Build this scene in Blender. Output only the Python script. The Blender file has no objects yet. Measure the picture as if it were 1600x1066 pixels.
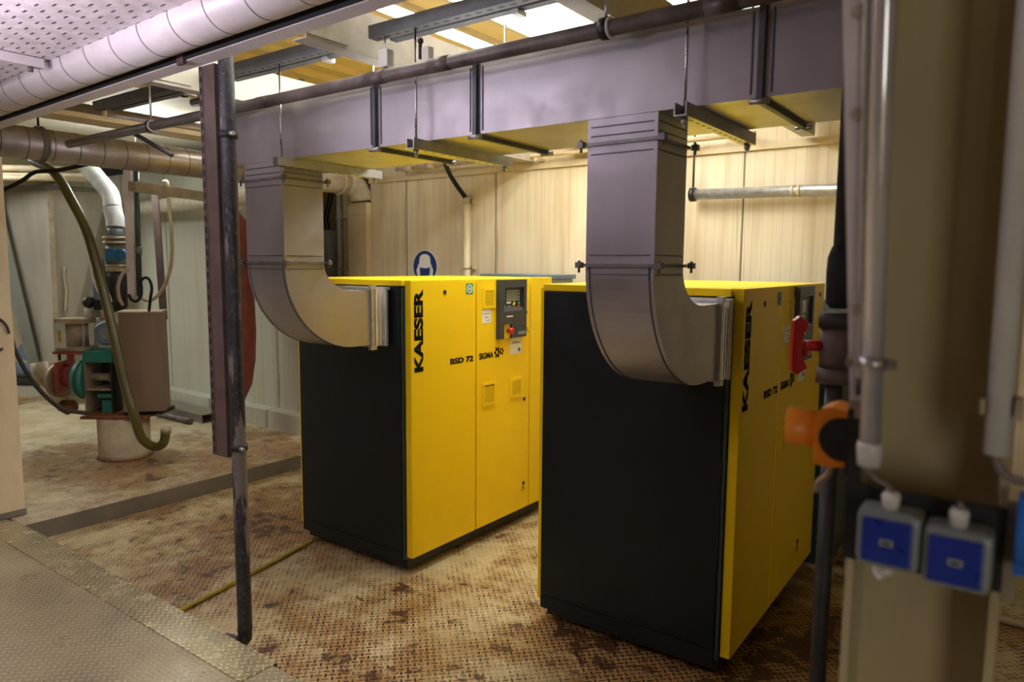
import bpy, bmesh, math, random
from mathutils import Matrix, Vector
random.seed(7)
PI = math.pi
S = bpy.context.scene
COL = S.collection

# ------------------------------------------------------------------ camera, world, light, exposure
YAW, PITCH, ROLL = .6316, .1072, .0078
cam_d = bpy.data.cameras.new('camera')
cam_d.sensor_width = 36.0
cam_d.lens = 1117.6 / 1600 * 36
cam_d.clip_start = .05
cam = bpy.data.objects.new('camera', cam_d)
COL.objects.link(cam)
fw = Vector((-math.sin(YAW) * math.cos(PITCH), math.cos(YAW) * math.cos(PITCH), -math.sin(PITCH)))
rt = Vector((math.cos(YAW), math.sin(YAW), 0))
up = rt.cross(fw)
r2 = rt * math.cos(ROLL) + up * math.sin(ROLL)
u2 = up * math.cos(ROLL) - rt * math.sin(ROLL)
cam.matrix_world = Matrix(((r2.x, u2.x, -fw.x, 0), (r2.y, u2.y, -fw.y, 0), (r2.z, u2.z, -fw.z, 1.8146), (0, 0, 0, 1)))
cam_d.dof.use_dof = True
cam_d.dof.focus_distance = 3.7
cam_d.dof.aperture_fstop = 2.6
S.camera = cam

w = bpy.data.worlds.new('world')
S.world = w
w.use_nodes = True
w.node_tree.nodes['Background'].inputs[0].default_value = (.8, .86, 1, 1)
w.node_tree.nodes['Background'].inputs[1].default_value = .02

S.view_settings.view_transform = 'Standard'
S.view_settings.look = 'None'
S.view_settings.gamma = 1
S.view_settings.use_curve_mapping = False
S.view_settings.exposure = 0.0

ROOFLIGHT = 22.0      # strength of the translucent roof panels
ROOFLIGHT_LEFT = 15.0


def area(name, loc, target, sx, sy, watts, color):
    d = bpy.data.lights.new(name, 'AREA')
    d.shape = 'RECTANGLE'
    d.size, d.size_y = sx, sy
    d.energy = watts
    d.color = color
    o = bpy.data.objects.new(name, d)
    COL.objects.link(o)
    o.location = loc
    o.rotation_euler = (Vector(target) - Vector(loc)).to_track_quat('-Z', 'Y').to_euler()
    return o


# added fill light behind the camera, before a made-up wall opening
area('rear_fill_light', (2.35, -2.6, 1.35), (-.5, 2.6, 1.3), 1.0, 2.0, 30, (1.0, .95, .86))
# added cool uplight at the left, out of view, brightening the tray
area('tray_fill_light', (-3.0, .25, 2.28), (-3.0, .33, 3.2), 1.6, .3, 78, (.92, .83, 1.0))

# ------------------------------------------------------------------ materials
MATS = {}


class NT:
    def __init__(s, name):
        s.m = bpy.data.materials.new(name)
        s.m.use_nodes = True
        s.t = s.m.node_tree
        s.b = s.t.nodes['Principled BSDF']
        MATS[name] = s.m

    def n(s, typ, **kw):
        x = s.t.nodes.new(typ)
        for k, v in kw.items():
            setattr(x, k, v)
        return x

    def put(s, sock, v):
        if v is None:
            return
        if isinstance(v, bpy.types.NodeSocket):
            s.t.links.new(v, sock)
        else:
            sock.default_value = v

    def math(s, op, a, b=None, c=None, clamp=False):
        x = s.n('ShaderNodeMath', operation=op, use_clamp=clamp)
        for i, v in enumerate((a, b, c)):
            s.put(x.inputs[i], v)
        return x.outputs[0]

    def pos(s):
        return s.n('ShaderNodeNewGeometry').outputs['Position']

    def xyz(s, v):
        x = s.n('ShaderNodeSeparateXYZ')
        s.put(x.inputs[0], v)
        return x.outputs

    def comb(s, x, y, z):
        c = s.n('ShaderNodeCombineXYZ')
        for i, v in enumerate((x, y, z)):
            s.put(c.inputs[i], v)
        return c.outputs[0]

    def scaled(s, v, sc):
        x = s.n('ShaderNodeVectorMath', operation='MULTIPLY')
        s.put(x.inputs[0], v)
        x.inputs[1].default_value = sc
        return x.outputs[0]

    def noise(s, v, scale, detail=4, rough=.6, dist=0.0):
        x = s.n('ShaderNodeTexNoise')
        s.put(x.inputs['Vector'], v)
        x.inputs['Scale'].default_value = scale
        x.inputs['Detail'].default_value = detail
        x.inputs['Roughness'].default_value = rough
        x.inputs['Distortion'].default_value = dist
        return x.outputs[0]

    def ramp(s, v, lo, hi, a=0.0, b=1.0):
        x = s.n('ShaderNodeMapRange')
        x.clamp = True
        s.put(x.inputs[0], v)
        for i, q in enumerate((lo, hi, a, b)):
            x.inputs[i + 1].default_value = q
        return x.outputs[0]

    def mix(s, f, a, b):
        x = s.n('ShaderNodeMix', data_type='RGBA')
        s.put(x.inputs[0], f)
        for i, v in ((6, a), (7, b)):
            if not isinstance(v, bpy.types.NodeSocket):
                v = (*v, 1) if len(v) == 3 else v
            s.put(x.inputs[i], v)
        return x.outputs[2]

    def bump(s, h, strength=.3, dist=.01):
        x = s.n('ShaderNodeBump')
        s.put(x.inputs['Height'], h)
        x.inputs['Strength'].default_value = strength
        x.inputs['Distance'].default_value = dist
        s.t.links.new(x.outputs[0], s.b.inputs['Normal'])

    def out(s, col=None, rough=None, metal=None, spec=None):
        if col is not None:
            if not isinstance(col, bpy.types.NodeSocket):
                col = (*col, 1)
            s.put(s.b.inputs['Base Color'], col)
        s.put(s.b.inputs['Roughness'], rough)
        s.put(s.b.inputs['Metallic'], metal)
        s.put(s.b.inputs['Specular IOR Level'], spec)
        return s.m


def plain(name, col, rough=.5, metal=0.0, var=.12, scale=9.0, spec=None, dirt=None, dirt_amt=.4, stretch=(1, 1, 1)):
    """painted or bare surface with a little uneven colour and optional dirt blotches"""
    t = NT(name)
    p = t.scaled(t.pos(), stretch)
    nz = t.noise(p, scale)
    dark = tuple(c * (1 - var * 2) for c in col)
    light = tuple(min(1, c * (1 + var)) for c in col)
    c = t.mix(t.ramp(nz, .3, .7), dark, light)
    if dirt:
        c = t.mix(t.ramp(t.noise(p, scale * .35, 6, .7), .5, .75, 0, dirt_amt), c, dirt)
    rr = t.ramp(t.noise(p, scale * 2), .3, .7, max(.03, rough - .07), min(1, rough + .07))
    return t.out(c, rr, metal, spec)


def emit(name, col, strength):
    t = NT(name)
    t.b.inputs['Emission Color'].default_value = (*col, 1)
    t.b.inputs['Emission Strength'].default_value = strength
    return t.out(col, .6)


plain('yellow', (.90, .64, .014), .36, var=.02, scale=3, dirt=(.6, .34, .01), dirt_amt=.15, spec=.12)
plain('anthracite', (.006, .0105, .0115), .42, var=.15, scale=4, spec=.35)
plain('dark_green', (.03, .055, .05), .4, var=.1)
plain('black_rubber', (.008, .008, .008), .8)
plain('black', (.012, .012, .013), .5)
plain('print_black', (.008, .008, .006), .8, var=.05, spec=.08)
plain('panel_grey', (.035, .040, .046), .45, var=.05)
plain('panel_dark', (.012, .014, .016), .4)
plain('lcd', (.16, .18, .13), .2, var=.05)
plain('white_print', (.82, .82, .80), .5, var=.02)
plain('green_print', (.02, .30, .20), .5, var=.03)
plain('blue_print', (.03, .12, .45), .5, var=.03)
plain('sign_blue', (.008, .035, .19), .4, var=.04)
plain('red', (.55, .012, .010), .38, var=.05)
plain('green_button', (.02, .42, .12), .4)
plain('steel', (.60, .60, .60), .30, 1.0, var=.08, scale=20)
plain('zinc', (.55, .56, .56), .42, .85, var=.12, scale=25)
plain('strut_mid', (.24, .235, .235), .45, .7, var=.2, scale=20)
plain('strut_dark', (.12, .125, .145), .5, .7, var=.15, scale=12)
plain('black_pipe', (.03, .027, .027), .55, .1, var=.3, scale=14, dirt=(.12, .10, .10), dirt_amt=.4)
plain('grey_pipe', (.17, .145, .14), .5, .35, var=.25, scale=10, dirt=(.10, .07, .06), dirt_amt=.6)
plain('rusty_channel', (.135, .095, .082), .6, .25, var=.18, scale=10, dirt=(.16, .10, .09), dirt_amt=.5)
plain('white_steel', (.66, .61, .62), .45, .1, var=.06, scale=5, dirt=(.40, .32, .24), dirt_amt=.35)
plain('cream_paint', (.66, .56, .36), .5, var=.08, scale=5, dirt=(.34, .22, .09), dirt_amt=.5, stretch=(1, 1, .3))
plain('column_paint', (.50, .43, .26), .42, var=.06, scale=4, dirt=(.34, .25, .14), dirt_amt=.45, stretch=(1, 1, .35))
plain('pale_plastic', (.66, .66, .62), .38, var=.05, scale=8, dirt=(.4, .36, .3), dirt_amt=.25)
plain('conduit_steel', (.80, .78, .80), .2, .6, var=.06, scale=8)
plain('switch_grey', (.22, .25, .25), .35, var=.06)
plain('switch_blue', (.010, .035, .30), .32, var=.05)
plain('bright_blue', (.02, .16, .62), .4, var=.05)
plain('orange', (.80, .26, .012), .42, var=.06, dirt=(.45, .14, .02), dirt_amt=.3)
plain('cable_grey', (.20, .17, .15), .6)
plain('cable_tan', (.42, .33, .22), .6)
plain('hose_olive', (.085, .072, .012), .35, var=.15)
plain('hose_dark', (.05, .04, .032), .5)
plain('hose_yellow', (.42, .34, .04), .42, var=.15, dirt=(.2, .13, .04))
plain('spiral_metal', (.40, .35, .31), .42, .75, var=.12, scale=6, dirt=(.22, .17, .13), dirt_amt=.5)
plain('lagging', (.62, .57, .47), .75, var=.1, scale=20, dirt=(.4, .3, .18), dirt_amt=.4)
plain('lagging_blue', (.66, .70, .74), .6, var=.12, scale=12, dirt=(.18, .24, .32), dirt_amt=.6)
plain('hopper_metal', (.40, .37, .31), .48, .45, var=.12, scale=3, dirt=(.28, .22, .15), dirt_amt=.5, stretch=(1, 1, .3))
plain('hopper_dark', (.22, .23, .20), .5, .4, var=.1, scale=3)  # darker green-grey metal for leg, rim and small fittings
plain('box_brown', (.215, .15, .10), .5, .3, var=.1, scale=5, dirt=(.17, .10, .055), dirt_amt=.7, stretch=(1, 1, .12))
plain('pump_green', (.02, .20, .16), .45, var=.15, dirt=(.06, .07, .05))
plain('pump_red', (.36, .07, .06), .5, var=.15, dirt=(.2, .1, .08))
plain('pump_blue', (.02, .16, .34), .45, var=.15)
plain('flange_blue', (.16, .22, .28), .5, .2, var=.15)
plain('tan_metal', (.42, .35, .25), .5, .3, var=.15, dirt=(.2, .13, .07))
plain('concrete', (.48, .41, .28), .8, var=.12, scale=8, dirt=(.24, .12, .05), dirt_amt=.5)
plain('kerb_grey', (.21, .19, .15), .55, .2, var=.12, scale=5, dirt=(.12, .09, .06))
plain('tank_red', (.17, .035, .022), .45, var=.12)
plain('rust', (.22, .075, .025), .85, var=.3, scale=30)
plain('grey_cabinet', (.34, .37, .36), .45, var=.05)
plain('wood', (.34, .27, .18), .7)
plain('ceiling_pale', (.80, .76, .64), .6, var=.03)
plain('purlin_paint', (.46, .43, .36), .45, .1, var=.08, scale=14, dirt=(.34, .29, .2), dirt_amt=.4)
emit('rooflight', (1.0, .97, .90), ROOFLIGHT)
emit('rooflight_soft', (.97, 1.0, .97), ROOFLIGHT * .5)
emit('fill_tube_glow', (.97, 1.0, .95), 110)  # glow of the added fill tube
emit('rooflight_left', (.97, 1.0, .97), ROOFLIGHT_LEFT)


def m_duct():
    t = NT('duct_metal')
    p = t.pos()
    a = t.noise(t.scaled(p, (1.2, 1.2, .7)), 2.2, 3, .5)
    b = t.noise(p, 38, 6, .75)
    c = t.mix(t.ramp(a, .3, .7), (.36, .35, .365), (.47, .46, .47))
    c = t.mix(t.ramp(b, .64, .74, 0, .6), c, (.20, .17, .15))
    t.bump(t.noise(p, 3, 2), .12, .02)
    t.out(c, t.ramp(t.noise(p, 9, 5), .3, .7, .34, .50), .82)


m_duct()


def tread(name, base_a, base_b, rust, rust_lo, rust_hi, stud_rust_glint, rough, cell=.030, metal=0.0, spots=(), dark=(.10, .06, .025), wash=(.30, .17, .055), stud_lo=.42):
    """checker plate: alternating raised dashes at 45 degrees, with worn rusty studs or pale glints painted on them and rust clouds"""
    t = NT(name)
    p = t.pos()
    x, y, z = t.xyz(p)
    k = math.sqrt(.5) / cell
    a = t.math('MULTIPLY', t.math('ADD', x, y), k)
    b = t.math('MULTIPLY', t.math('SUBTRACT', y, x), k)
    fa = t.math('SUBTRACT', t.math('FRACT', a), .5)
    fb = t.math('SUBTRACT', t.math('FRACT', b), .5)
    par = t.math('FLOORED_MODULO', t.math('ADD', t.math('FLOOR', a), t.math('FLOOR', b)), 2.0)
    inv = t.math('SUBTRACT', 1.0, par)
    u = t.math('ADD', t.math('MULTIPLY', fa, par), t.math('MULTIPLY', fb, inv))
    v = t.math('ADD', t.math('MULTIPLY', fb, par), t.math('MULTIPLY', fa, inv))
    e = t.math('ADD', t.math('POWER', t.math('ABSOLUTE', t.math('DIVIDE', u, .52)), 2.0),
               t.math('POWER', t.math('ABSOLUTE', t.math('DIVIDE', v, .17)), 2.0))
    stud = t.ramp(e, .7, 1.25, 1, 0)
    cloud = t.noise(p, 1.1, 6, .66, .4)
    fine = t.noise(p, 6.5, 6, .7)
    mixed = t.math('ADD', t.math('MULTIPLY', cloud, .65), t.math('MULTIPLY', fine, .35))
    for (cx, cy, r, s) in spots:            # worn patches
        d = t.math('SQRT', t.math('ADD', t.math('POWER', t.math('SUBTRACT', x, cx), 2.0), t.math('POWER', t.math('SUBTRACT', y, cy), 2.0)))
        mixed = t.math('ADD', mixed, t.ramp(d, 0, r, s, 0))
    base = t.mix(t.ramp(t.noise(p, 2.6, 5, .6), .35, .65), base_a, base_b)
    c = t.mix(t.ramp(mixed, rust_lo - .05, rust_lo + .05, 0, .85), base, wash)
    blotch = t.math('ADD', t.noise(p, 8.5, 6, .65, .5), t.math('MULTIPLY', t.math('SUBTRACT', mixed, .5), .9))
    c = t.mix(t.ramp(blotch, rust_hi, rust_hi + .07, 0, .92), c, t.mix(t.ramp(fine, .35, .65), rust, tuple(q * .5 for q in rust)))
    sm = t.math('MULTIPLY', stud, t.ramp(t.math('ADD', t.math('MULTIPLY', mixed, .6), t.math('MULTIPLY', t.noise(p, 11, 3), .4)), stud_lo, stud_lo + .10, 0, stud_rust_glint))
    c = t.mix(sm, c, dark)
    t.bump(stud, 1.0, .007)
    t.out(c, t.ramp(fine, .3, .7, rough - .12, rough + .12), metal)


tread('floor_tread', (.60, .51, .29), (.40, .31, .145), (.085, .028, .008), .515, .60, .97, .42,
      spots=((-2.6, 2.25, .8, .05), (-1.7, 2.75, .8, .06), (-3.5, 2.9, .6, .05), (-4.5, 2.7, 1.3, .05), (-1.3, 3.6, 1.0, .2), (-1.6, 2.15, .4, -.08), (-.2, 2.7, 1.2, .16)), dark=(.040, .013, .005), wash=(.29, .145, .034), stud_lo=.445)
tread('platform_tread', (.40, .34, .20), (.28, .235, .135), (.15, .09, .04), .62, .68, .7, .36, metal=.2, dark=(.60, .54, .36), wash=(.19, .14, .075), stud_lo=.30)  # pale studs: worn metal with glints put into the colour
tread('edge_tread', (.42, .365, .20), (.33, .28, .15), (.14, .07, .03), .70, .74, .9, .25, metal=.4, dark=(.85, .76, .5), wash=(.25, .18, .09), stud_lo=.25)  # strip studs paler still: worn metal and painted-in glints
tread('left_tread', (.60, .54, .38), (.44, .34, .18), (.11, .045, .016), .52, .63, .75, .45,
      spots=((-5.9, 2.9, 1.6, .11), (-8.5, 3.3, 1.6, -.2)), dark=(.09, .04, .015), wash=(.27, .15, .055))


def m_wall(name, a, b, stain, seam0, pitch, seams=True):
    t = NT(name)
    p = t.pos()
    x, y, z = t.xyz(p)
    hx = t.math('ADD', x, t.math('MULTIPLY', y, .013))
    f = t.math('ABSOLUTE', t.math('SUBTRACT', t.math('FRACT', t.math('DIVIDE', hx, .068)), .5))
    rib = t.ramp(f, .455, .495, 0, 1)
    st = t.noise(t.comb(t.math('MULTIPLY', x, 7.0), y, t.math('MULTIPLY', z, .35)), 1.0, 5, .65)
    big = t.noise(p, 1.0, 3, .5)
    c = t.mix(t.ramp(big, .35, .65), a, b)
    c = t.mix(t.ramp(st, .48, .72, 0, .62), c, stain)
    dk = t.ramp(t.noise(t.comb(t.math('MULTIPLY', x, 1.3), y, z), 3.0, 2), .4, .6, .15, .4)
    c = t.mix(t.math('MULTIPLY', rib, dk), c, tuple(q * .45 for q in stain))
    sf = t.math('ABSOLUTE', t.math('SUBTRACT', t.math('FRACT', t.math('ADD', t.math('DIVIDE', t.math('SUBTRACT', x, seam0), pitch), .5)), .5))
    line = t.ramp(sf, .004, .008, 1, 0)
    near = t.math('MULTIPLY', t.ramp(sf, .0, .05, 1, 0), t.ramp(t.noise(t.comb(t.math('MULTIPLY', x, 60.0), y, t.math('MULTIPLY', z, 1.2)), 1.0, 3, .6), .5, .62))
    c = t.mix(t.math('MULTIPLY', near, .85), c, (.17, .09, .028))
    c = t.mix(t.math('MULTIPLY', line, .85), c, (.10, .06, .025))
    t.bump(t.math('ADD', t.math('MULTIPLY', rib, -.4), t.math('MULTIPLY', line, -1.0)), .35, .004)
    t.out(c, .45)


m_wall('wall_cream', (.74, .66, .48), (.66, .57, .39), (.46, .32, .16), -3.88, 1.09)
m_wall('wall_green', (.50, .51, .43), (.44, .44, .36), (.36, .30, .19), -6.30, 1.05)
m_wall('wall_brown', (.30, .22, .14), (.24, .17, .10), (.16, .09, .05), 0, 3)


def m_deck():
    t = NT('roof_deck')
    p = t.pos()
    x, y, z = t.xyz(p)
    c = t.mix(t.ramp(t.noise(t.scaled(p, (3, .4, 1)), 1.3, 4), .35, .65), (.74, .56, .24), (.78, .64, .34))
    t.out(c, .5)


m_deck()


def m_pole():
    t = NT('pole_paint')
    p = t.pos()
    x, y, z = t.xyz(p)
    c = t.mix(t.ramp(t.noise(p, 30, 5, .7), .4, .6), (.020, .020, .022), (.045, .043, .046))
    speck = t.ramp(t.noise(p, 60, 5, .75), .60, .66, 0, .6)
    c = t.mix(speck, c, (.22, .20, .20))
    peel = t.math('ADD', t.noise(t.scaled(p, (16, 16, 3.2)), 1.0, 5, .6), t.ramp(z, .25, 1.0, 0, .10))
    peel = t.math('SUBTRACT', peel, t.ramp(z, 1.0, 1.25, 0, .12))
    c = t.mix(t.ramp(peel, .57, .60, 0, .9), c, (.21, .185, .165))
    t.out(c, .48, .05)


m_pole()


def m_slotted(name, col, rough, metal, along, face, sgn, cross, period, length, half, centre):
    t = NT(name)
    ob = t.n('ShaderNodeTexCoord').outputs['Object']
    q = t.xyz(ob)
    nr = t.xyz(t.n('ShaderNodeNewGeometry').outputs['Normal'])
    f = t.math('ABSOLUTE', t.math('SUBTRACT', t.math('FRACT', t.math('DIVIDE', q[along], period)), .5))
    a = t.math('LESS_THAN', f, length / period / 2)
    b = t.math('LESS_THAN', t.math('ABSOLUTE', t.math('SUBTRACT', q[cross], centre)), half)
    g = t.math('GREATER_THAN', t.math('MULTIPLY', nr[face], sgn), .5)
    m = t.math('MULTIPLY', t.math('MULTIPLY', a, b), g)
    c = t.mix(t.ramp(t.noise(t.pos(), 12), .3, .7), tuple(k * .75 for k in col), tuple(k * 1.1 for k in col))
    t.out(t.mix(m, c, (.006, .006, .006)), rough, metal)


m_slotted('bracket_slotted', (.50, .51, .50), .42, .8, 1, 2, -1, 0, .05, .026, .006, 0)
m_slotted('rail_slotted', (.12, .125, .145), .5, .6, 0, 2, -1, 1, .052, .026, .0075, 0)
m_slotted('post_slotted', (.125, .085, .072), .6, .25, 2, 1, -1, 0, .05, .028, .0075, -.0445)


def m_perf():
    t = NT('perforated_sheet')
    p = t.pos()
    x, y, z = t.xyz(p)
    row = t.math('DIVIDE', y, .040)
    sh = t.math('MULTIPLY', t.math('FLOORED_MODULO', t.math('FLOOR', row), 2.0), .5)
    fx = t.math('SUBTRACT', t.math('FRACT', t.math('ADD', t.math('DIVIDE', x, .105), sh)), .5)
    fy = t.math('SUBTRACT', t.math('FRACT', row), .5)
    e = t.math('MAXIMUM', t.math('DIVIDE', t.math('ABSOLUTE', fx), .165), t.math('DIVIDE', t.math('ABSOLUTE', fy), .10))
    keep = t.ramp(t.noise(p, 3.2, 3), .28, .38)
    slot = t.math('MULTIPLY', t.ramp(e, .85, 1.1, 1, 0), keep)
    c = t.mix(t.ramp(t.noise(p, 16, 6, .7), .35, .65), (.76, .68, .72), (.52, .47, .47))
    c = t.mix(slot, c, (.035, .012, .02))
    t.bump(t.math('MULTIPLY', slot, -1.0), .5, .006)
    t.out(c, .5)


m_perf()


# ------------------------------------------------------------------ mesh helpers
WORLD = {}          # object -> world matrix (children carry an identity local transform)


class MB:
    """collects shapes for ONE mesh"""
    def __init__(s):
        s.bm = bmesh.new()

    def box(s, x0, x1, y0, y1, z0, z1, bevel=0.0, rot=None, piv=None):
        r = bmesh.ops.create_cube(s.bm, size=1)
        vs = r['verts']
        c = Vector(((x0 + x1) / 2, (y0 + y1) / 2, (z0 + z1) / 2))
        for v in vs:
            v.co = Vector((v.co.x * (x1 - x0), v.co.y * (y1 - y0), v.co.z * (z1 - z0))) + c
        if bevel:
            es = list({e for v in vs for e in v.link_edges})
            r = bmesh.ops.bevel(s.bm, geom=es, offset=bevel, segments=2, affect='EDGES', profile=.6)
            vs = list({v for f in r['faces'] for v in f.verts} | {v for v in vs if v.is_valid})
        if rot is not None:
            pv = Vector(piv) if piv is not None else c
            for v in vs:
                v.co = rot @ (v.co - pv) + pv
        return s

    def quadbox(s, bottom, top):
        vs = [s.bm.verts.new(p) for p in list(bottom) + list(top)]
        n = len(bottom)
        s.bm.faces.new(list(reversed(vs[:n])))
        s.bm.faces.new(vs[n:])
        for i in range(n):
            j = (i + 1) % n
            s.bm.faces.new((vs[i], vs[j], vs[n + j], vs[n + i]))
        return s

    def prism(s, pts, ext):
        ext = Vector(ext)
        a = [Vector(p) for p in pts]
        nrm = Vector((0, 0, 0))
        for i in range(len(a)):
            nrm += a[i].cross(a[(i + 1) % len(a)])
        if nrm.dot(ext) < 0:
            a.reverse()
        return s.quadbox(a, [p + ext for p in a])

    def cyl(s, p0, p1, r, r1=None, seg=24, caps=True):
        return s.loft([(Vector(p0), r), (Vector(p1), r if r1 is None else r1)], seg, caps)

    def loft(s, sec, seg=24, caps=True):
        """circular sections along a straight or bent centre line"""
        rings = []
        pts = [Vector(p) for p, r in sec]
        prevx = None
        for i, (p, r) in enumerate(sec):
            a = pts[max(0, i - 1)]
            b = pts[min(len(pts) - 1, i + 1)]
            d = (b - a)
            if d.length < 1e-9:
                d = pts[-1] - pts[0]
            d.normalize()
            if prevx is None:
                ref = Vector((0, 0, 1)) if abs(d.z) < .9 else Vector((1, 0, 0))
                xa = d.cross(ref).normalized()
            else:
                xa = (prevx - d * prevx.dot(d)).normalized()
            prevx = xa
            ya = d.cross(xa)
            rings.append([s.bm.verts.new(pts[i] + (xa * math.cos(2 * PI * k / seg) + ya * math.sin(2 * PI * k / seg)) * r) for k in range(seg)])
        for i in range(len(rings) - 1):
            for k in range(seg):
                j = (k + 1) % seg
                f = s.bm.faces.new((rings[i][k], rings[i][j], rings[i + 1][j], rings[i + 1][k]))
                f.smooth = True
        if caps:
            s.bm.faces.new(list(reversed(rings[0])))
            s.bm.faces.new(rings[-1])
        return s

    def tube(s, pts, r, seg=12, sub=6):
        """smooth hose through control points (Catmull-Rom)"""
        P = [Vector(p) for p in pts]
        out = []
        for i in range(len(P) - 1):
            p0, p1, p2, p3 = P[max(0, i - 1)], P[i], P[i + 1], P[min(len(P) - 1, i + 2)]
            for k in range(sub):
                t = k / sub
                out.append(.5 * ((2 * p1) + (p2 - p0) * t + (2 * p0 - 5 * p1 + 4 * p2 - p3) * t * t + (3 * p1 - p0 - 3 * p2 + p3) * t ** 3))
        out.append(P[-1])
        return s.loft([(p, r) for p in out], seg)

    def ring(s, c, axis, r_in, r_out, h, seg=32):
        """flat washer / flange"""
        c, axis = Vector(c), Vector(axis).normalized()
        ref = Vector((0, 0, 1)) if abs(axis.z) < .9 else Vector((1, 0, 0))
        xa = axis.cross(ref).normalized()
        ya = axis.cross(xa)
        q = [[], [], [], []]
        for k in range(seg):
            d = xa * math.cos(2 * PI * k / seg) + ya * math.sin(2 * PI * k / seg)
            for i, (r, o) in enumerate(((r_in, -h / 2), (r_out, -h / 2), (r_out, h / 2), (r_in, h / 2))):
                q[i].append(s.bm.verts.new(c + d * r + axis * o))
        for k in range(seg):
            j = (k + 1) % seg
            for i in range(4):
                i2 = (i + 1) % 4
                f = s.bm.faces.new((q[i][k], q[i][j], q[i2][j], q[i2][k]))
                f.smooth = i in (1, 3)
        return s

    def frame(s, axis, at, th, a0, a1, b0, b1, wd):
        """rectangular ring round a duct; axis 0/1/2 is the duct direction"""
        def bx(p0, p1, q0, q1):
            if axis == 0:
                s.box(at, at + th, p0, p1, q0, q1)
            elif axis == 1:
                s.box(p0, p1, at, at + th, q0, q1)
            else:
                s.box(p0, p1, q0, q1, at, at + th)
        bx(a0 - wd, a1 + wd, b0 - wd, b0)
        bx(a0 - wd, a1 + wd, b1, b1 + wd)
        bx(a0 - wd, a0, b0, b1)
        bx(a1, a1 + wd, b0, b1)
        return s

    def uvsphere(s, c, r, seg=16, sc=(1, 1, 1)):
        rr = bmesh.ops.create_uvsphere(s.bm, u_segments=seg, v_segments=seg // 2, radius=r)
        for v in rr['verts']:
            v.co = Vector((v.co.x * sc[0], v.co.y * sc[1], v.co.z * sc[2])) + Vector(c)
            for f in v.link_faces:
                f.smooth = True
        return s


def obj(name, mb, mat, parent=None, local=False):
    """link one mesh object. World coordinates unless local (then in the parent's own frame)"""
    me = bpy.data.meshes.new(name)
    bmesh.ops.recalc_face_normals(mb.bm, faces=mb.bm.faces)
    mb.bm.to_mesh(me)
    mb.bm.free()
    me.materials.append(MATS[mat])
    o = bpy.data.objects.new(name, me)
    COL.objects.link(o)
    if parent is None:
        vs = me.vertices
        lo = [min(v.co[i] for v in vs) for i in range(3)]
        hi = [max(v.co[i] for v in vs) for i in range(3)]
        b = Vector(((lo[0] + hi[0]) / 2, (lo[1] + hi[1]) / 2, lo[2]))
        me.transform(Matrix.Translation(-b))
        o.location = b
        WORLD[o] = Matrix.Translation(b)
    else:
        if not local:
            me.transform(WORLD[parent].inverted())
        o.parent = parent
        WORLD[o] = WORLD[parent]
    return o


def thing(name, label, cat, loc=(0, 0, 0), rz=0.0, group=None):
    o = bpy.data.objects.new(name, None)
    o.empty_display_size = .1
    COL.objects.link(o)
    o.location = loc
    o.rotation_euler = (0, 0, rz)
    WORLD[o] = Matrix.Translation(loc) @ Matrix.Rotation(rz, 4, 'Z')
    o['label'] = label
    o['category'] = cat
    if group:
        o['group'] = group
    return o


def tag(o, label, cat, group=None):
    o['label'] = label
    o['category'] = cat
    if group:
        o['group'] = group
    return o


def struct(name, mb, mat, label=None):
    o = obj(name, mb, mat)
    o['kind'] = 'structure'
    if label:
        o['label'] = label
    return o


def text_mb(body, place, bold=.0, th=.0012):
    """lettering as a thin solid; place(u,v) maps the 0..1 text box to a 3D point, offset along place.n"""
    cu = bpy.data.curves.new('lettering', 'FONT')
    cu.body = body
    cu.size = 1
    cu.offset = bold
    cu.resolution_u = 4
    to = bpy.data.objects.new('lettering', cu)
    COL.objects.link(to)
    dg = bpy.context.evaluated_depsgraph_get()
    me = bpy.data.meshes.new_from_object(to.evaluated_get(dg))
    bpy.data.objects.remove(to)
    mb = MB()
    mb.bm.from_mesh(me)
    bpy.data.meshes.remove(me)
    xs = [v.co.x for v in mb.bm.verts]
    ys = [v.co.y for v in mb.bm.verts]
    x0, x1, y0, y1 = min(xs), max(xs), min(ys), max(ys)
    r = bmesh.ops.extrude_face_region(mb.bm, geom=mb.bm.faces[:])
    top = {v for v in r['geom'] if isinstance(v, bmesh.types.BMVert)}
    fn, n = place
    n = Vector(n)
    for v in mb.bm.verts:
        p = Vector(fn((v.co.x - x0) / (x1 - x0), (v.co.y - y0) / (y1 - y0)))
        v.co = p + n * (th if v in top else 0)
    return mb


def poly_mb(pts2, fn, n, th=.0012):
    """flat printed shape from 2D points"""
    mb = MB()
    mb.prism([Vector(fn(a, b)) for a, b in pts2], Vector(n) * th)
    return mb


def gear_pts(cx, cy, r0, r1, teeth, n=1):
    pts = []
    for k in range(teeth):
        a = 2 * PI * k / teeth
        w_ = PI / teeth
        for (da, r) in ((-.95, r0), (-.42, r0 * 1.06), (-.26, r1), (.26, r1), (.42, r0 * 1.06)):
            pts.append((cx + r * math.cos(a + da * w_), cy + r * math.sin(a + da * w_)))
    return pts


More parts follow.
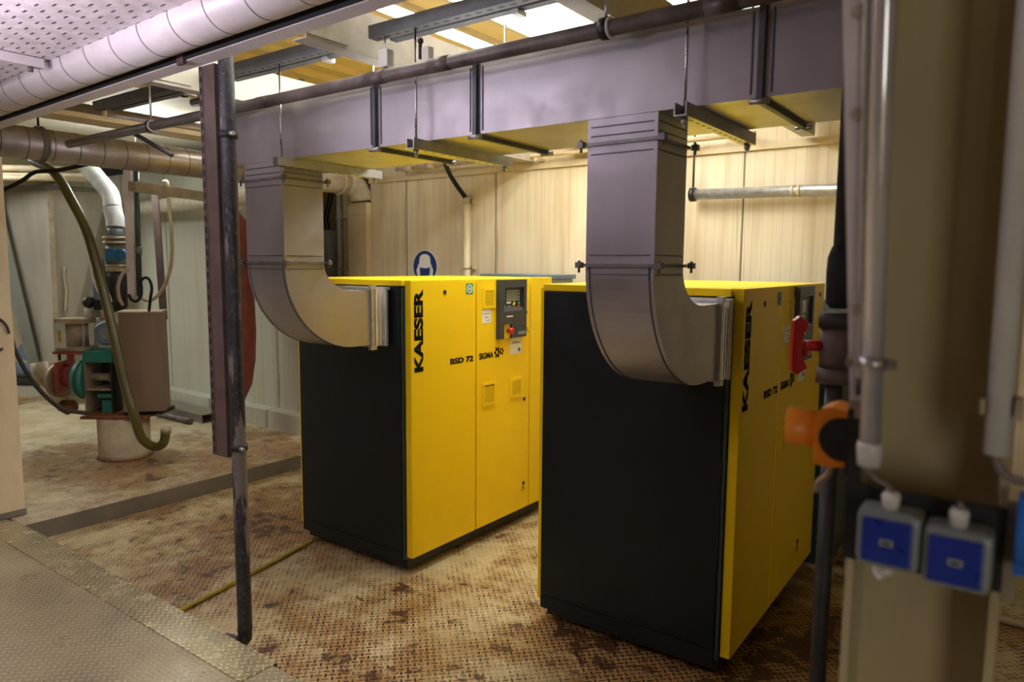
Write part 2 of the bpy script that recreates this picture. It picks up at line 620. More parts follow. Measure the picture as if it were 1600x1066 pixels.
def ringpoly_mb(outer, hole_c, hole_r, fn, n, th=.0012):
    """printed shape with a round hole: outer polygon bridged to a circle"""
    mb = MB()
    m = len(outer)
    inner = []
    for (a, b) in outer:
        ang = math.atan2(b - hole_c[1], a - hole_c[0])
        inner.append((hole_c[0] + hole_r * math.cos(ang), hole_c[1] + hole_r * math.sin(ang)))
    n = Vector(n) * th
    ou = [mb.bm.verts.new(Vector(fn(*p)) + n) for p in outer]
    ii = [mb.bm.verts.new(Vector(fn(*p)) + n) for p in inner]
    ob = [mb.bm.verts.new(Vector(fn(*p))) for p in outer]
    ib = [mb.bm.verts.new(Vector(fn(*p))) for p in inner]
    for k in range(m):
        j = (k + 1) % m
        mb.bm.faces.new((ou[k], ou[j], ii[j], ii[k]))
        mb.bm.faces.new((ob[k], ob[j], ou[j], ou[k]))
        mb.bm.faces.new((ii[k], ii[j], ib[j], ib[k]))
    return mb


# ------------------------------------------------------------------ the room
XL, XR, YN, YB, ZC = -12.0, 3.0, -3.0, 5.05, 3.2
struct('floor', MB().box(-5.15, XR, 1.74, 6.0, -.1, 0), 'floor_tread', 'rusty checker plate floor under the compressors')
struct('floor', MB().box(XL, -5.15, 1.74, 6.0, -.1, .115), 'left_tread', 'raised checker plate floor under the pump')
struct('floor', MB().box(XL, XR, YN, 1.72, -.1, .115), 'platform_tread', 'raised checker plate platform in the foreground')
struct('trim_1', MB().box(-5.15, -5.142, 1.75, 4.47, 0.001, .118), 'kerb_grey', 'grey steel kerb along the raised floor')
struct('trim_2', MB().box(-5.30, -2.50, 1.565, 1.742, .1152, .119).box(-5.30, -2.50, 1.737, 1.743, .005, .1185), 'edge_tread', 'shiny checker plate strip along the platform edge')
struct('wall_back', MB().box(-5.47, XR, YB, YB + .1, 0, ZC), 'wall_cream', 'cream panel wall behind the compressors')
struct('trim_3', MB().box(-5.47, XR, YB - .025, YB - .001, 2.605, 2.655), 'cream_paint', 'cream rail along the top of the panel wall')
struct('wall_left_back', MB().box(XL, -5.75, 4.5, 4.6, .115, 2.9), 'wall_green', 'greenish grey panel wall behind the pump')
struct('baseboard_back', MB().box(XL, -5.75, 4.35, 4.498, .116, .30), 'wall_green', 'low plinth at the foot of the greenish wall')
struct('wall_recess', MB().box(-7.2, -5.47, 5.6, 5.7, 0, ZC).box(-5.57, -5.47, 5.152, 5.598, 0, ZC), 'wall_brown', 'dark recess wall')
struct('wall_left', MB().box(XL - .1, XL, YN, 5.7, 0, ZC), 'wall_cream')
struct('wall_right', MB().box(XR, XR + .1, YN, 5.7, 0, ZC), 'wall_brown')
struct('wall_near', MB().box(XL, 1.6, YN - .1, YN, 0, ZC).box(2.9, XR, YN - .1, YN, 0, ZC).box(1.6, 2.9, YN - .1, YN, 2.7, ZC), 'wall_brown')  # unseen; opening made up to go with the added fill light
# roof deck: trapezoidal ribs running away from the camera, with openings for the translucent panels
LIGHTS = [(-2.56, -2.12, 2.0, 4.6, 'rooflight'), (-2.98, -2.84, 2.0, 4.6, 'rooflight'), (-4.98, -4.84, 3.3, 3.95, 'rooflight'), (-1.75, -1.25, 3.5, 4.1, 'rooflight_soft'), (-9.6, -8.6, .8, 2.6, 'rooflight_left')]
deck = MB().box(XL, XR, YN, 5.7, ZC, ZC + .08)
x = XL + .1
while x < XR - .1:
    if not any(a - .13 < x + .06 < b + .13 for a, b, *_ in LIGHTS):
        deck.prism([(x, YN, ZC), (x + .03, YN, ZC - .04), (x + .11, YN, ZC - .04), (x + .14, YN, ZC)], (0, 8.6, 0))
    x += .275
struct('ceiling', deck, 'roof_deck', 'yellowish cream roof sheets')
struct('trim_4', MB().box(-11.9, -5.6, 2.75, 5.55, 3.12, 3.155), 'ceiling_pale', 'pale cream soffit above the pump')
for i, (a, b, c, d, m) in enumerate(LIGHTS):
    o = struct('window_%d' % (i + 1), MB().box(a, b, c, d, ZC - .02, ZC - .001), m, 'bright translucent roof panel')
    f = MB().frame(2, ZC - .03, .03, a, b, c, d, .03)
    fo = obj('frame', f, 'cream_paint', o)

# ------------------------------------------------------------------ compressors
def compressor(label, loc, rz, L, has_side, badge_face):
    root = thing('screw_compressor', label, 'compressor', (loc[0], loc[1], 0), rz)
    def P(name, mb, mat, par=None):
        return obj(name, mb, mat, par or root, local=True)
    P('casing', MB().box(-.955, -.07, .03, L - .03, .105, 1.68), 'anthracite')
    P('base_frame', MB().box(-.95, -.052, .012, L - .02, .028, .104), 'black')  # frame widened in black to also give the shadow under the machine
    for (fx, fy) in ((-.88, .14), (-.14, .14), (-.88, L - .14), (-.14, L - .14)):
        P('foot', MB().cyl((fx, fy, 0), (fx, fy, .027), .05), 'black_rubber')
    ep = P('end_panel', MB().box(-.974, -.066, -.019, .028, .136, 1.684, .004), 'anthracite')
    P('lower_rail', MB().box(-.974, -.066, -.019, .028, .068, .1335, .004), 'anthracite')
    P('corner_post', MB().box(-.064, -.048, -.012, .03, .09, 1.68), 'dark_green')
    P('handle', MB().box(-.0665, -.0645, -.0195, .0, .48, 1.02), 'black', ep)
    P('end_panel', MB().box(-.974, -.066, L - .03, L, .07, 1.684, .004), 'anthracite')
    P('top_cover', MB().box(-.976, -.049, -.022, L, 1.686, 1.720, .005), 'yellow')
    P('rear_door', MB().box(-1.0, -.977, -.005, L, .105, 1.70, .003), 'yellow')
    d1 = P('front_door', MB().box(-.044, 0, 0, .577, .105, 1.720, .004), 'yellow')
    e2 = 1.170 if has_side else L
    d2 = P('front_door', MB().box(-.044, 0, .589, e2, .105, 1.720, .004), 'yellow')
    d3 = P('side_panel', MB().box(-.044, 0, 1.181, L, .105, 1.724, .004), 'yellow') if has_side else d2
    X = .0004
    fn = lambda a, b: (X, a, b)
    n = (1, 0, 0)
    # lettering
    P('lettering', text_mb('KAESER', (lambda u, v: (X, .100 - v * .074, 1.197 + u * .472), n), .048), 'print_black', d1)
    P('model_lettering', text_mb('BSD 72', (lambda u, v: (X, .335 + u * .218, 1.208 + v * .037), n), .04), 'print_black', d1)
    P('model_lettering', text_mb('SIGMA', (lambda u, v: (X, .612 + u * .145, 1.210 + v * .040), n), .035), 'print_black', d2)
    P('gear_emblem', ringpoly_mb(gear_pts(.800, 1.240, .028, .042, 6), (.797, 1.240), .014, lambda a, b: (X, .5 * a + .5 * .800 + (a - .8) * .30, b), n), 'print_black', d2)
    P('gear_emblem', ringpoly_mb(gear_pts(.846, 1.243, .017, .028, 6), (.846, 1.243), .010, fn, n), 'print_black', d2)
    # green round badge
    P('badge', MB().box(X, X + .0012, .482, .548, 1.628, 1.694), 'green_print', d1)
    b = MB().ring((X + .0016, .515, 1.661), n, .020, .026, .0008)
    for (q, hgt) in ((.506, .016), (.515, .016), (.524, .016)):
        b.box(X + .0012, X + .002, q - .0025, q + .0025, 1.653, 1.653 + hgt)
    P('badge_emblem', b, 'white_print' if badge_face else 'dark_green', d1)
    # locks
    def lock(par, y, z):
        P('lock', MB().cyl((X, y, z), (.004, y, z), .013), 'black', par)
    lock(d1, .286, 1.647)
    if has_side:
        lock(d2, 1.122, 1.488); lock(d2, 1.110, .885); lock(d2, 1.110, .286)
        tris = ((1.135, 1.361), (1.108, .250))
    else:
        lock(d2, 1.345, 1.658); lock(d2, 1.112, .286)
        tris = ((1.108, .250),)
    for (y, z) in tris:
        mb = MB()
        q = [(y - .021, z - .017), (y + .021, z - .017), (y, z + .023)]
        for k in range(3):
            a, c = Vector((X, *q[k])), Vector((X, *q[(k + 1) % 3]))
            mb.cyl(a, c, .0013, seg=6)
        mb.box(X, X + .001, y - .002, y + .002, z - .006, z + .008)
        P('warning_triangle', mb, 'print_black', d2)
    # vents
    def vent(y0, y1, z0, z1):
        v = P('vent_grille', MB().frame(0, X, .007, y0 + .016, y1 - .016, z0 + .016, z1 - .016, .016), 'yellow', d2)
        mb = MB().box(X, X + .001, y0 + .016, y1 - .016, z0 + .016, z1 - .016)
        P('vent_backing', mb, 'print_black', d2)
        mb = MB()
        k = z0 + .018
        while k < z1 - .022:
            mb.box(X + .001, X + .006, y0 + .016, y1 - .016, k, k + .0062)
            k += .0092
        P('vent_slats', mb, 'yellow', d2)
    vent(.645, .772, 1.533, 1.660); vent(.643, .783, .902, 1.052); 
    if has_side:
        vent(.944, 1.080, .912, 1.045)
    else:
        vent(.944, 1.080, .912, 1.045)
    # stickers
    P('sticker', MB().box(X, X + .001, .641, .732, 1.440, 1.527), 'white_print', d2)
    mb = MB().box(X + .001, X + .0016, .645, .728, 1.497, 1.500)
    for (a, b) in ((.667, 1.478), (.676, 1.470), (.690, 1.475), (.681, 1.452), (.702, 1.455)):
        mb.box(X + .001, X + .0016, a, a + .012, b, b + .004)
    P('sticker_print', mb, 'panel_grey', d2)
    P('sticker', MB().box(X, X + .001, .935, 1.075, 1.210, 1.318), 'white_print', d2)
    P('sticker_print', MB().box(X + .001, X + .0016, .945, 1.065, 1.283, 1.286).box(X + .001, X + .0016, .965, 1.045, 1.289, 1.294), 'panel_grey', d2)
    P('sticker_print', MB().cyl((X + .001, 1.045, 1.238), (X + .0017, 1.045, 1.238), .014), 'blue_print', d2)
    # control panel
    Y0, Y1, Z0, Z1 = .785, 1.090, 1.326, 1.713
    mb = MB()
    R = (.838, 1.060, 1.505, 1.660)          # recess
    mb.box(.0, .030, Y0, R[0], Z0, Z1, .002).box(.0, .030, R[1], Y1, Z0, Z1, .002)
    mb.box(.0, .030, R[0], R[1], R[3], Z1, .001)
    mb.box(.0, .030, R[0], R[1], 1.420, R[2], .001)
    mb.box(.0, .030, .920, R[1], Z0, 1.420, .001)
    mb.box(.0, .012, R[0], R[1], R[2], R[3])
    cp = P('control_panel', mb, 'panel_grey')
    P('sloped_lip', MB().prism([(.030, R[0], R[2]), (.012, R[0], R[2] + .03), (.012, R[0], R[2])], (0, R[1] - R[0], 0)), 'panel_grey', cp)
    P('keypad', MB().box(.0122, .0135, R[0] + .004, R[1] - .008, R[2] + .026, R[3] - .006), 'panel_dark', cp)
    P('display_bezel', MB().frame(0, .0135, .003, .885, .985, 1.578, 1.637, .006), 'switch_grey', cp)
    P('display', MB().box(.0135, .0145, .885, .985, 1.578, 1.637), 'lcd', cp)
    for k in range(4):
        P('key', MB().box(.0135, .0155, 1.000, 1.022, 1.630 - k * .019, 1.642 - k * .019), 'switch_grey', cp)
    for k in range(3):
        P('key', MB().box(.0135, .0155, .846, .862, 1.628 - k * .022, 1.638 - k * .022), 'switch_grey', cp)
    for (a, b) in ((.852, .868), (.890, .904), (.908, .922)):
        P('key', MB().box(.0135, .0155, a, b, 1.528, 1.542), 'switch_grey', cp)
    P('key', MB().box(.0135, .0155, .882, .925, 1.556, 1.566), 'white_print', cp)
    P('start_key', MB().box(.0135, .0158, 1.008, 1.028, 1.549, 1.563), 'green_button', cp)
    P('stop_key', MB().box(.0135, .0158, 1.008, 1.028, 1.526, 1.543), 'red', cp)
    P('keypad_mark', MB().prism([(.0136, .948, 1.548), (.0136, .966, 1.566), (.0136, .978, 1.556), (.0136, .960, 1.538)], (.001, 0, 0)), 'yellow', cp)
    P('nameplate', MB().box(.0301, .0312, .862, .930, 1.468, 1.476), 'white_print', cp)
    P('type_plate', MB().box(.0301, .0312, .990, 1.075, 1.345, 1.366), 'switch_grey', cp)
    P('stop_backing', MB().box(.0, .016, .845, .918, 1.330, 1.418), 'yellow', cp)
    P('emergency_stop', MB().loft([((.016, .890, 1.377), .012), ((.040, .890, 1.377), .012), ((.041, .890, 1.377), .022), ((.055, .890, 1.377), .022), ((.060, .890, 1.377), .015)], 20), 'red', cp)
    return root


compressor('yellow and black cabinet compressor on the left, lit bright, near the ear protection sign', (-2.818, 2.889), 0, 1.443, True, True)
compressor('yellow and black cabinet compressor on the right, nearest the beige column, in dimmer light', (-.970, 2.949), .0126, 1.461, False, False)

# ------------------------------------------------------------------ ventilation duct
duct = thing('ventilation_duct', 'long rectangular sheet metal duct running overhead above both compressors', 'duct', (-1.9, 2.41, 2.305))
DY0, DY1, DZ0, DZ1 = 2.17, 2.645, 2.305, 2.565
cuts = [-3.42, -2.310, -1.762, -.692, .35, 1.3]
for a, b in zip(cuts[:-1], cuts[1:]):
    obj('duct_section', MB().box(a + .001, b - .001, DY0, DY1, DZ0, DZ1), 'duct_metal', duct)
for c in cuts[1:-1]:
    f = obj('joint_flange', MB().frame(0, c - .009, .018, DY0, DY1, DZ0, DZ1, .016), 'strut_dark', duct)
    for (yy, zz) in ((DY0 - .01, DZ0 - .012), (DY1 + .01, DZ0 - .012)):
        obj('corner_bolt', MB().cyl((c - .028, yy, zz), (c + .028, yy, zz), .010, seg=8), 'zinc', f)
    for s in (-1, 1):
        obj('seam_bead', MB().box(c + s * .03 - .002, c + s * .03 + .002, DY0 - .003, DY0 + .001, DZ0 + .012, DZ1 - .012), 'strut_dark', duct)


def drop(label, x0, x1, yf, ye):
    """down duct with a bend into the compressor's end panel"""
    t = thing('drop_duct', label, 'duct', ((x0 + x1) / 2, yf + .12, 1.36))
    yr = yf + .24
    z_joint, zb, zt = 1.815, 1.362, 1.664
    obj('riser', MB().box(x0, x1, yf, yr, z_joint, DZ0 - .001), 'duct_metal', t)
    # bend: flat cheeks and curved throat/back
    yo = yf + .44
    out, inn = [], []
    N = 18
    for k in range(N + 1):
        a = PI / 2 * k / N
        out.append((yf + .44 * (1 - math.cos(a)), z_joint - .01 - (z_joint - .01 - zb) * math.sin(a)))
        inn.append((yr + (yo - yr) * (1 - math.cos(a)), z_joint - .01 - (z_joint - .01 - zt) * math.sin(a)))
    yc = ye - .145
    pts = [(yf, z_joint)] + out + [(yc, zb), (yc, zt)] + list(reversed(inn)) + [(yr, z_joint)]
    mb = MB()
    m = len(pts)
    L_ = [mb.bm.verts.new((x0, *p)) for p in pts]
    R_ = [mb.bm.verts.new((x1, *p)) for p in pts]
    for k in range(m - 1):
        f = mb.bm.faces.new((L_[k], L_[k + 1], R_[k + 1], R_[k]))
    half = len(out) + 2
    for k in range(half - 1):          # cheeks as strips between outer and inner curve
        a, b = k, k + 1
        c, d = m - 1 - b, m - 1 - a
        mb.bm.faces.new((L_[a], L_[b], L_[c], L_[d]))
        mb.bm.faces.new((R_[d], R_[c], R_[b], R_[a]))
    for e in mb.bm.edges:
        e.smooth = False
    e_ = obj('elbow', mb, 'duct_metal', t)
    # raised seams along the bend
    for xx in (x0 + .016, x1 - .016):
        sm = MB()
        path = [(yf, z_joint)] + out + [(yc, zb)]
        for (p, q) in zip(path[:-1], path[1:]):
            d = Vector((0, q[0] - p[0], q[1] - p[1]))
            if d.length < 1e-6:
                continue
            sm.cyl((xx, *p), (xx, *q), .0032, seg=6)
        obj('bend_seam', sm, 'strut_dark', e_)
    for (zz) in (z_joint - .008, 2.215):
        f = obj('joint_flange', MB().frame(2, zz, .011, x0, x1, yf, yr, .010), 'strut_mid', t)
        for (a, b) in ((x0 - .03, yf - .012), (x1 + .012, yf - .012), (x1 + .014, yr + .012)):
            obj('corner_clamp', MB().box(a, a + .022, b - .01, b + .012, zz - .004, zz + .016).cyl((a + .011, b, zz - .020), (a + .011, b, zz + .022), .005, seg=8), 'strut_mid', f)
    for zz in (z_joint + .03, z_joint - .035, 2.185, 2.245, 2.275):
        obj('seam_bead', MB().box(x0 + .014, x1 - .014, yf - .003, yf + .002, zz, zz + .0035).box(x1 - .002, x1 + .003, yf + .012, yr - .012, zz, zz + .0035), 'strut_dark', t)
    f = obj('joint_flange', MB().frame(1, yc - .002, .018, x0, x1, zb, zt, .014), 'zinc', t)
    for (a, b) in ((x1 + .004, zt + .006), (x1 + .004, zb - .028)):
        obj('corner_clamp', MB().box(a - .008, a + .016, yc - .014, yc + .028, b, b + .022), 'zinc', f)
    # pleated connector
    mb = MB()
    ys = yc + .017
    for k in range(6):
        g = .012 if k % 2 else -.004
        mb.frame(1, ys + k * .0145, .0145, x0 + .012, x1 - .012, zb + .012, zt - .012, .010 + g)
    obj('flexible_connector', mb, 'conduit_steel', t)
    obj('end_flange', MB().frame(1, ye - .041, .016, x0, x1, zb, zt, .016), 'zinc', t)
    obj('mounting_rail', MB().box(x0 - .16, x1 + .01, ye - .024, ye - .002, zt + .001, zt + .016), 'conduit_steel', t)
    return t


drop('sheet metal duct bending into the left compressor, one cheek shining bright', -3.272, -2.964, DY0 + .002, 2.868)
drop('sheet metal duct bending into the right compressor, its back face greyish purple', -1.274, -1.016, DY0 + .002, 2.926)

# ------------------------------------------------------------------ strut brackets under the duct, with their rods
def c_section(mb, axis, p0, p1, w_, h, t=.004, open_up=True):
    """open C channel between two coordinates along an axis; w_ wide, h tall; p0=(x,y,z) of lower left start"""
    x, y, z = p0
    L_ = p1
    if axis == 1:
        mb.box(x, x + w_, y, L_, z, z + t).box(x, x + t, y, L_, z + t, z + h).box(x + w_ - t, x + w_, y, L_, z + t, z + h)
    else:
        mb.box(x, L_, y, y + w_, z, z + t).box(x, L_, y, y + t, z + t, z + h).box(x, L_, y + w_ - t, y + w_, z + t, z + h)
    return mb


BR = [(-2.895, 'zinc strut bracket under the duct beside the left drop duct'), (-2.030, 'zinc strut bracket under the middle of the duct'), (-.905, 'zinc strut bracket under the duct beside the right drop duct')]
for bx, lab in BR:
    t = thing('strut_bracket', lab, 'bracket', (bx, 2.4, 2.262), 0, 'strut brackets under the duct')
    ch = obj('channel', c_section(MB(), 1, (bx - .0205, 2.085, 2.263), 2.74, .041, .0412, .004), 'bracket_slotted', t)
    for yy in (2.12, 2.705):
        obj('threaded_rod', MB().cyl((bx, yy, 2.235), (bx, yy, 2.7235 if yy < 2.3 else 2.9), .0048, seg=10), 'steel', t)
        obj('nut', MB().cyl((bx, yy, 2.245), (bx, yy, 2.2615), .011, seg=6).cyl((bx, yy, 2.238), (bx, yy, 2.245), .007, seg=8), 'zinc', t)
# slotted rails above, butting against the purlins
RAILS = [(-2.27, -1.31, 'grey slotted rail above the duct, between the two right purlins'), (-3.42, -2.37, 'grey slotted rail above the duct, left of the bolted purlin'),
         (-4.7, -3.52, 'grey slotted rail near the tan pipe, left of the slotted post')]
for (a, b, lab) in RAILS:
    t = thing('slotted_rail', lab, 'rail', ((a + b) / 2, 2.12, 2.725), 0, 'slotted rails along the duct')
    obj('channel', c_section(MB(), 0, (a, 2.095, 2.725), b, .050, .05), 'rail_slotted', t)
    obj('second_channel', c_section(MB(), 0, (a + .03, 2.185, 2.735), b, .041, .041), 'strut_dark', t)
    obj('rail_clip', MB().box(b - .30, b - .27, 2.18, 2.235, 2.716, 2.734), 'zinc', t)

# purlins running away from the camera
for (px, y0, lab) in [(-3.475, 1.80, 'white purlin left of the slotted post, fixed to the near beam'), (-2.325, 1.80, 'white purlin with a bolted end above the left half of the duct'), (-1.27, 1.80, 'white purlin above the pipe clamp over the right half of the duct')]:
    t = thing('roof_purlin', lab, 'beam', (px, 3.2, 2.66), 0, 'white purlins')
    obj('web', MB().box(px + .030, px + .036, y0, 5.0, 2.665, 2.83), 'purlin_paint', t)
    obj('lower_flange', MB().box(px - .045, px + .036, y0, 5.0, 2.659, 2.6645), 'purlin_paint', t)
    obj('upper_flange', MB().box(px - .045, px + .036, y0, 5.0, 2.8305, 2.836), 'purlin_paint', t)
    obj('end_plate', MB().box(px + .037, px + .044, y0, y0 + .20, 2.675, 2.82), 'purlin_paint', t)
    obj('bolt', MB().cyl((px + .044, y0 + .10, 2.75), (px + .058, y0 + .10, 2.75), .020, seg=6), 'purlin_paint', t)

# pipe in front of the duct
t = thing('overhead_pipe', 'grey steel pipe running along the top front of the duct', 'pipe', (-2.2, 2.075, 2.53))
obj('pipe', MB().cyl((-5.0, 2.075, 2.548), (1.4, 2.075, 2.565), .0255, seg=20), 'grey_pipe', t)
for xx in (-1.16, -3.98):
    zz = 2.548 + (xx + 5.0) * .0027
    c = obj('pipe_clamp', MB().ring((xx, 2.075, zz), (1, 0, 0), .026, .034, .026, 24), 'black', t)
    obj('rubber_lining', MB().ring((xx + .018, 2.075, zz), (1, 0, 0), .026, .033, .008, 24), 'pale_plastic', c)
    obj('rod', MB().cyl((xx, 2.075, zz + .034), (xx, 2.075, 2.66 if xx > -2 else 2.84), .006, seg=8), 'zinc', c)
for xx in (-2.20, -1.86, -2.95, -.78):
    zz = 2.548 + (xx + 5.0) * .0027
    obj('sleeve', MB().cyl((xx - .05, 2.075, zz), (xx + .05, 2.075, zz), .0272, seg=20), 'grey_pipe', t)
t = thing('rail_hanger', 'small white slotted hanger clipped to the bolted purlin end above the pipe', 'hanger', (-2.19, 2.10, 2.60))
obj('clip', MB().frame(0, -2.21, .05, 2.095, 2.125, 2.605, 2.665, .004), 'pale_plastic', t)
obj('rod', MB().cyl((-2.19, 2.11, 2.665), (-2.19, 2.11, 2.7235), .005, seg=8), 'zinc', t)
obj('bolt', MB().cyl((-2.19, 2.11, 2.588), (-2.19, 2.11, 2.602), .009, seg=6), 'zinc', t)
t = thing('beam_clamp', 'small black and white clamp standing on the overhead pipe', 'clamp', (-1.95, 2.1, 2.585))
obj('jaw', MB().box(-1.97, -1.935, 2.09, 2.12, 2.586, 2.64), 'pale_plastic', t)
obj('screw', MB().cyl((-1.985, 2.1, 2.60), (-1.985, 2.1, 2.665), .008, seg=8).uvsphere((-1.985, 2.1, 2.668), .013, 10), 'black', t)

# ------------------------------------------------------------------ near beam, spiral duct and perforated tray above the platform
t = thing('edge_beam', 'white steel edge beam crossing overhead from upper left above the slotted post', 'beam', (-3, 1.76, 2.655))
t.rotation_euler = (0, 0, 0)
BA, BB = Vector((-6.2, 1.79, 2.605)), Vector((-.6, 1.79, 2.70))
def beam_box(mb, y0, y1, z0, z1):
    mb.quadbox([(BA.x, y0, BA.z + z0), (BB.x, y0, BB.z + z0), (BB.x, y1, BB.z + z0), (BA.x, y1, BA.z + z0)],
               [(BA.x, y0, BA.z + z1), (BB.x, y0, BB.z + z1), (BB.x, y1, BB.z + z1), (BA.x, y1, BA.z + z1)])
    return mb
obj('lower_flange', beam_box(MB(), 1.712, 1.79, .0, .006), 'white_steel', t)
obj('web', beam_box(MB(), 1.784, 1.79, .0065, .16), 'white_steel', t)
obj('upper_flange', beam_box(MB(), 1.712, 1.79, .161, .166), 'white_steel', t)
obj('gap_shade_strip', beam_box(MB(), 1.704, 1.7115, .004, .045), 'black_rubber', t)  # black strip standing in for the dark gap between duct and beam
obj('splice_plate', MB().box(-3.02, -2.97, 1.695, 1.7115, 2.645, 2.70), 'rusty_channel', t)

t = thing('spiral_duct', 'white spiral duct beside the perforated tray at upper left', 'duct', (-3.0, 1.62, 2.66))
SA, SB = Vector((-5.42, 1.612, 2.708)), Vector((-.4, 1.588, 2.794))
obj('pipe', MB().cyl(SA, SB, .100, seg=48), 'white_steel', t)
for k in range(21):
    c = SA.lerp(SB, .02 + k * .047)
    obj('seam_ring', MB().ring(c, SB - SA, .0995, .1015, .004, 48), 'grey_pipe', t)
t = thing('perforated_tray', 'white perforated sheet tray filling the upper left corner overhead', 'tray', (-3, .8, 2.80))
def tilted(mb, x0, x1, y0, y1, z0, z1):
    f = lambda x: SA.z + (x - SA.x) * (SB.z - SA.z) / (SB.x - SA.x)
    q = [(x0, y0), (x1, y0), (x1, y1), (x0, y1)]
    return mb.quadbox([(x, y, f(x) + z0) for x, y in q], [(x, y, f(x) + z1) for x, y in q])
obj('sheet', tilted(MB(), -5.42, -.4, -.9, 1.502, .001, .007), 'perforated_sheet', t)
obj('rim', tilted(MB(), -5.42, -.4, 1.494, 1.499, .0075, .09), 'white_steel', t)
t = thing('tray_strut', 'galvanised strut crossing under the perforated tray with a bolt at its end', 'strut', (-3.77, .9, 2.70))
obj('channel', c_section(MB(), 1, (-3.79, .0, 2.692), 1.47, .041, .041), 'white_steel', t)
obj('bolt', MB().cyl((-3.77, 1.42, 2.67), (-3.77, 1.42, 2.6915), .012, seg=6), 'rusty_channel', t)
obj('stay', MB().prism([(-3.79, 1.43, 2.7335), (-3.79, 1.468, 2.7335), (-3.79, 1.468, 2.736), (-3.79, 1.43, 2.736)], (.04, 0, 0)), 'black', t)

# ------------------------------------------------------------------ slotted post and black pole
t = thing('slotted_post', 'rusty brown slotted strut post hanging beside the tall black pole', 'post', (-2.965, 1.82, .93))
obj('channel', MB().box(-3.022, -2.995, 1.795, 1.799, .93, 2.66).box(-3.022, -3.018, 1.799, 1.84, .93, 2.66).box(-2.999, -2.995, 1.799, 1.84, .93, 2.66), 'post_slotted', t)
obj('back_plate', MB().box(-2.994, -2.907, 1.797, 1.838, .93, 2.66), 'rusty_channel', t)
t = thing('black_pole', 'tall black pipe pole with peeling paint standing at the platform edge', 'pole', (-2.875, 1.83, 0))
PX = -2.868
obj('pipe', MB().tube([(PX, 1.83, 2.85), (PX, 1.83, 1.6), (PX, 1.83, .5), (PX, 1.83, .12), (PX - .012, 1.826, .06), (PX - .05, 1.815, .036), (PX - .12, 1.80, .033)], .0325, 20), 'pole_paint', t)
for zz in (.98, 2.36):
    c = obj('pole_clamp', MB().ring((PX, 1.83, zz), (0, 0, 1), .033, .039, .028, 24), 'black', t)
    obj('clamp_bolt', MB().cyl((PX + .036, 1.815, zz), (PX + .062, 1.815, zz), .009, seg=8), 'zinc', c)
obj('weld_ring', MB().ring((PX, 1.83, .115), (0, 0, 1), .032, .0345, .008, 24), 'black', t)

# ------------------------------------------------------------------ spiral duct on the left, running to the back wall
t = thing('spiral_duct', 'dusty brown spiral duct running from the left edge to the cream wall', 'duct', (-5.5, 3, 2.45))
SX, SZ, SR = -5.56, 2.600, .108
obj('pipe', MB().cyl((SX, 1.73, SZ), (SX, 4.78, SZ), SR, seg=36), 'spiral_metal', t)
for k in range(15):
    obj('seam_ring', MB().ring((SX, 1.86 + k * .16, SZ), (0, 1, 0), SR - .001, SR + .0022, .004, 36), 'hose_dark', t)
obj('lagging', MB().cyl((SX, 4.25, SZ), (SX, 4.80, SZ), SR + .006, seg=36), 'lagging', t)
obj('bend', MB().loft([((SX, 4.80, SZ), SR + .004), ((SX, 4.88, SZ - .008), SR + .004), ((SX, 4.95, SZ - .04), SR + .002), ((SX, 4.99, SZ - .10), SR), ((SX, 5.0, SZ - .16), SR - .002)], 32), 'lagging', t)
for yy in (2.12, 4.72):
    c = obj('hanger_ring', MB().ring((SX, yy, SZ), (0, 1, 0), SR + .007, SR + .016, .034, 36), 'rusty_channel' if yy < 3 else 'cream_paint', t)
    obj('hanger_rod', MB().cyl((SX, yy, SZ + SR + .016), (SX, yy, 2.86), .008, seg=8), 'black', c)

# tan pipe on its tray, further up
t = thing('tan_pipe', 'tan pipe on a narrow tray under the roof at upper left', 'pipe', (-5.2, 3.2, 2.74))
obj('pipe', MB().cyl((-5.155, 2.05, 2.80), (-5.155, 4.6, 2.80), .045, seg=20), 'spiral_metal', t)
obj('tray', MB().box(-5.33, -5.10, 2.0, 4.6, 2.742, 2.748).box(-5.105, -5.10, 2.0, 4.6, 2.748, 2.775), 'cream_paint', t)
for yy in (2.35, 3.2, 4.1):
    obj('saddle', MB().ring((-5.155, yy, 2.80), (0, 1, 0), .0455, .052, .03, 24), 'cream_paint', t)
obj('brace_bar', MB().cyl((-5.25, 2.55, 2.741), (-5.0, 2.75, 2.56), .016, seg=10), 'strut_dark', t)
for (a, b, lab) in ((Vector((-5.05, 2.62, 2.93)), Vector((-3.9, 2.70, 2.93)), 'dark upper conduit above the tan pipe'), (Vector((-4.9, 2.86, 2.93)), Vector((-3.8, 2.95, 2.93)), 'dark lower conduit behind the upper one, above the tan pipe')):
    t = thing('roof_conduit', lab, 'conduit', a.lerp(b, .5), 0)
    obj('pipe', MB().cyl(a, b, .028, seg=14), 'hose_dark', t)
    for q in (.35, .8):
        c = a.lerp(b, q)
        obj('clip', MB().ring(c, b - a, .029, .036, .03, 16).box(c.x - .006, c.x + .006, c.y - .006, c.y + .006, c.z + .034, c.z + .09), 'black', t)

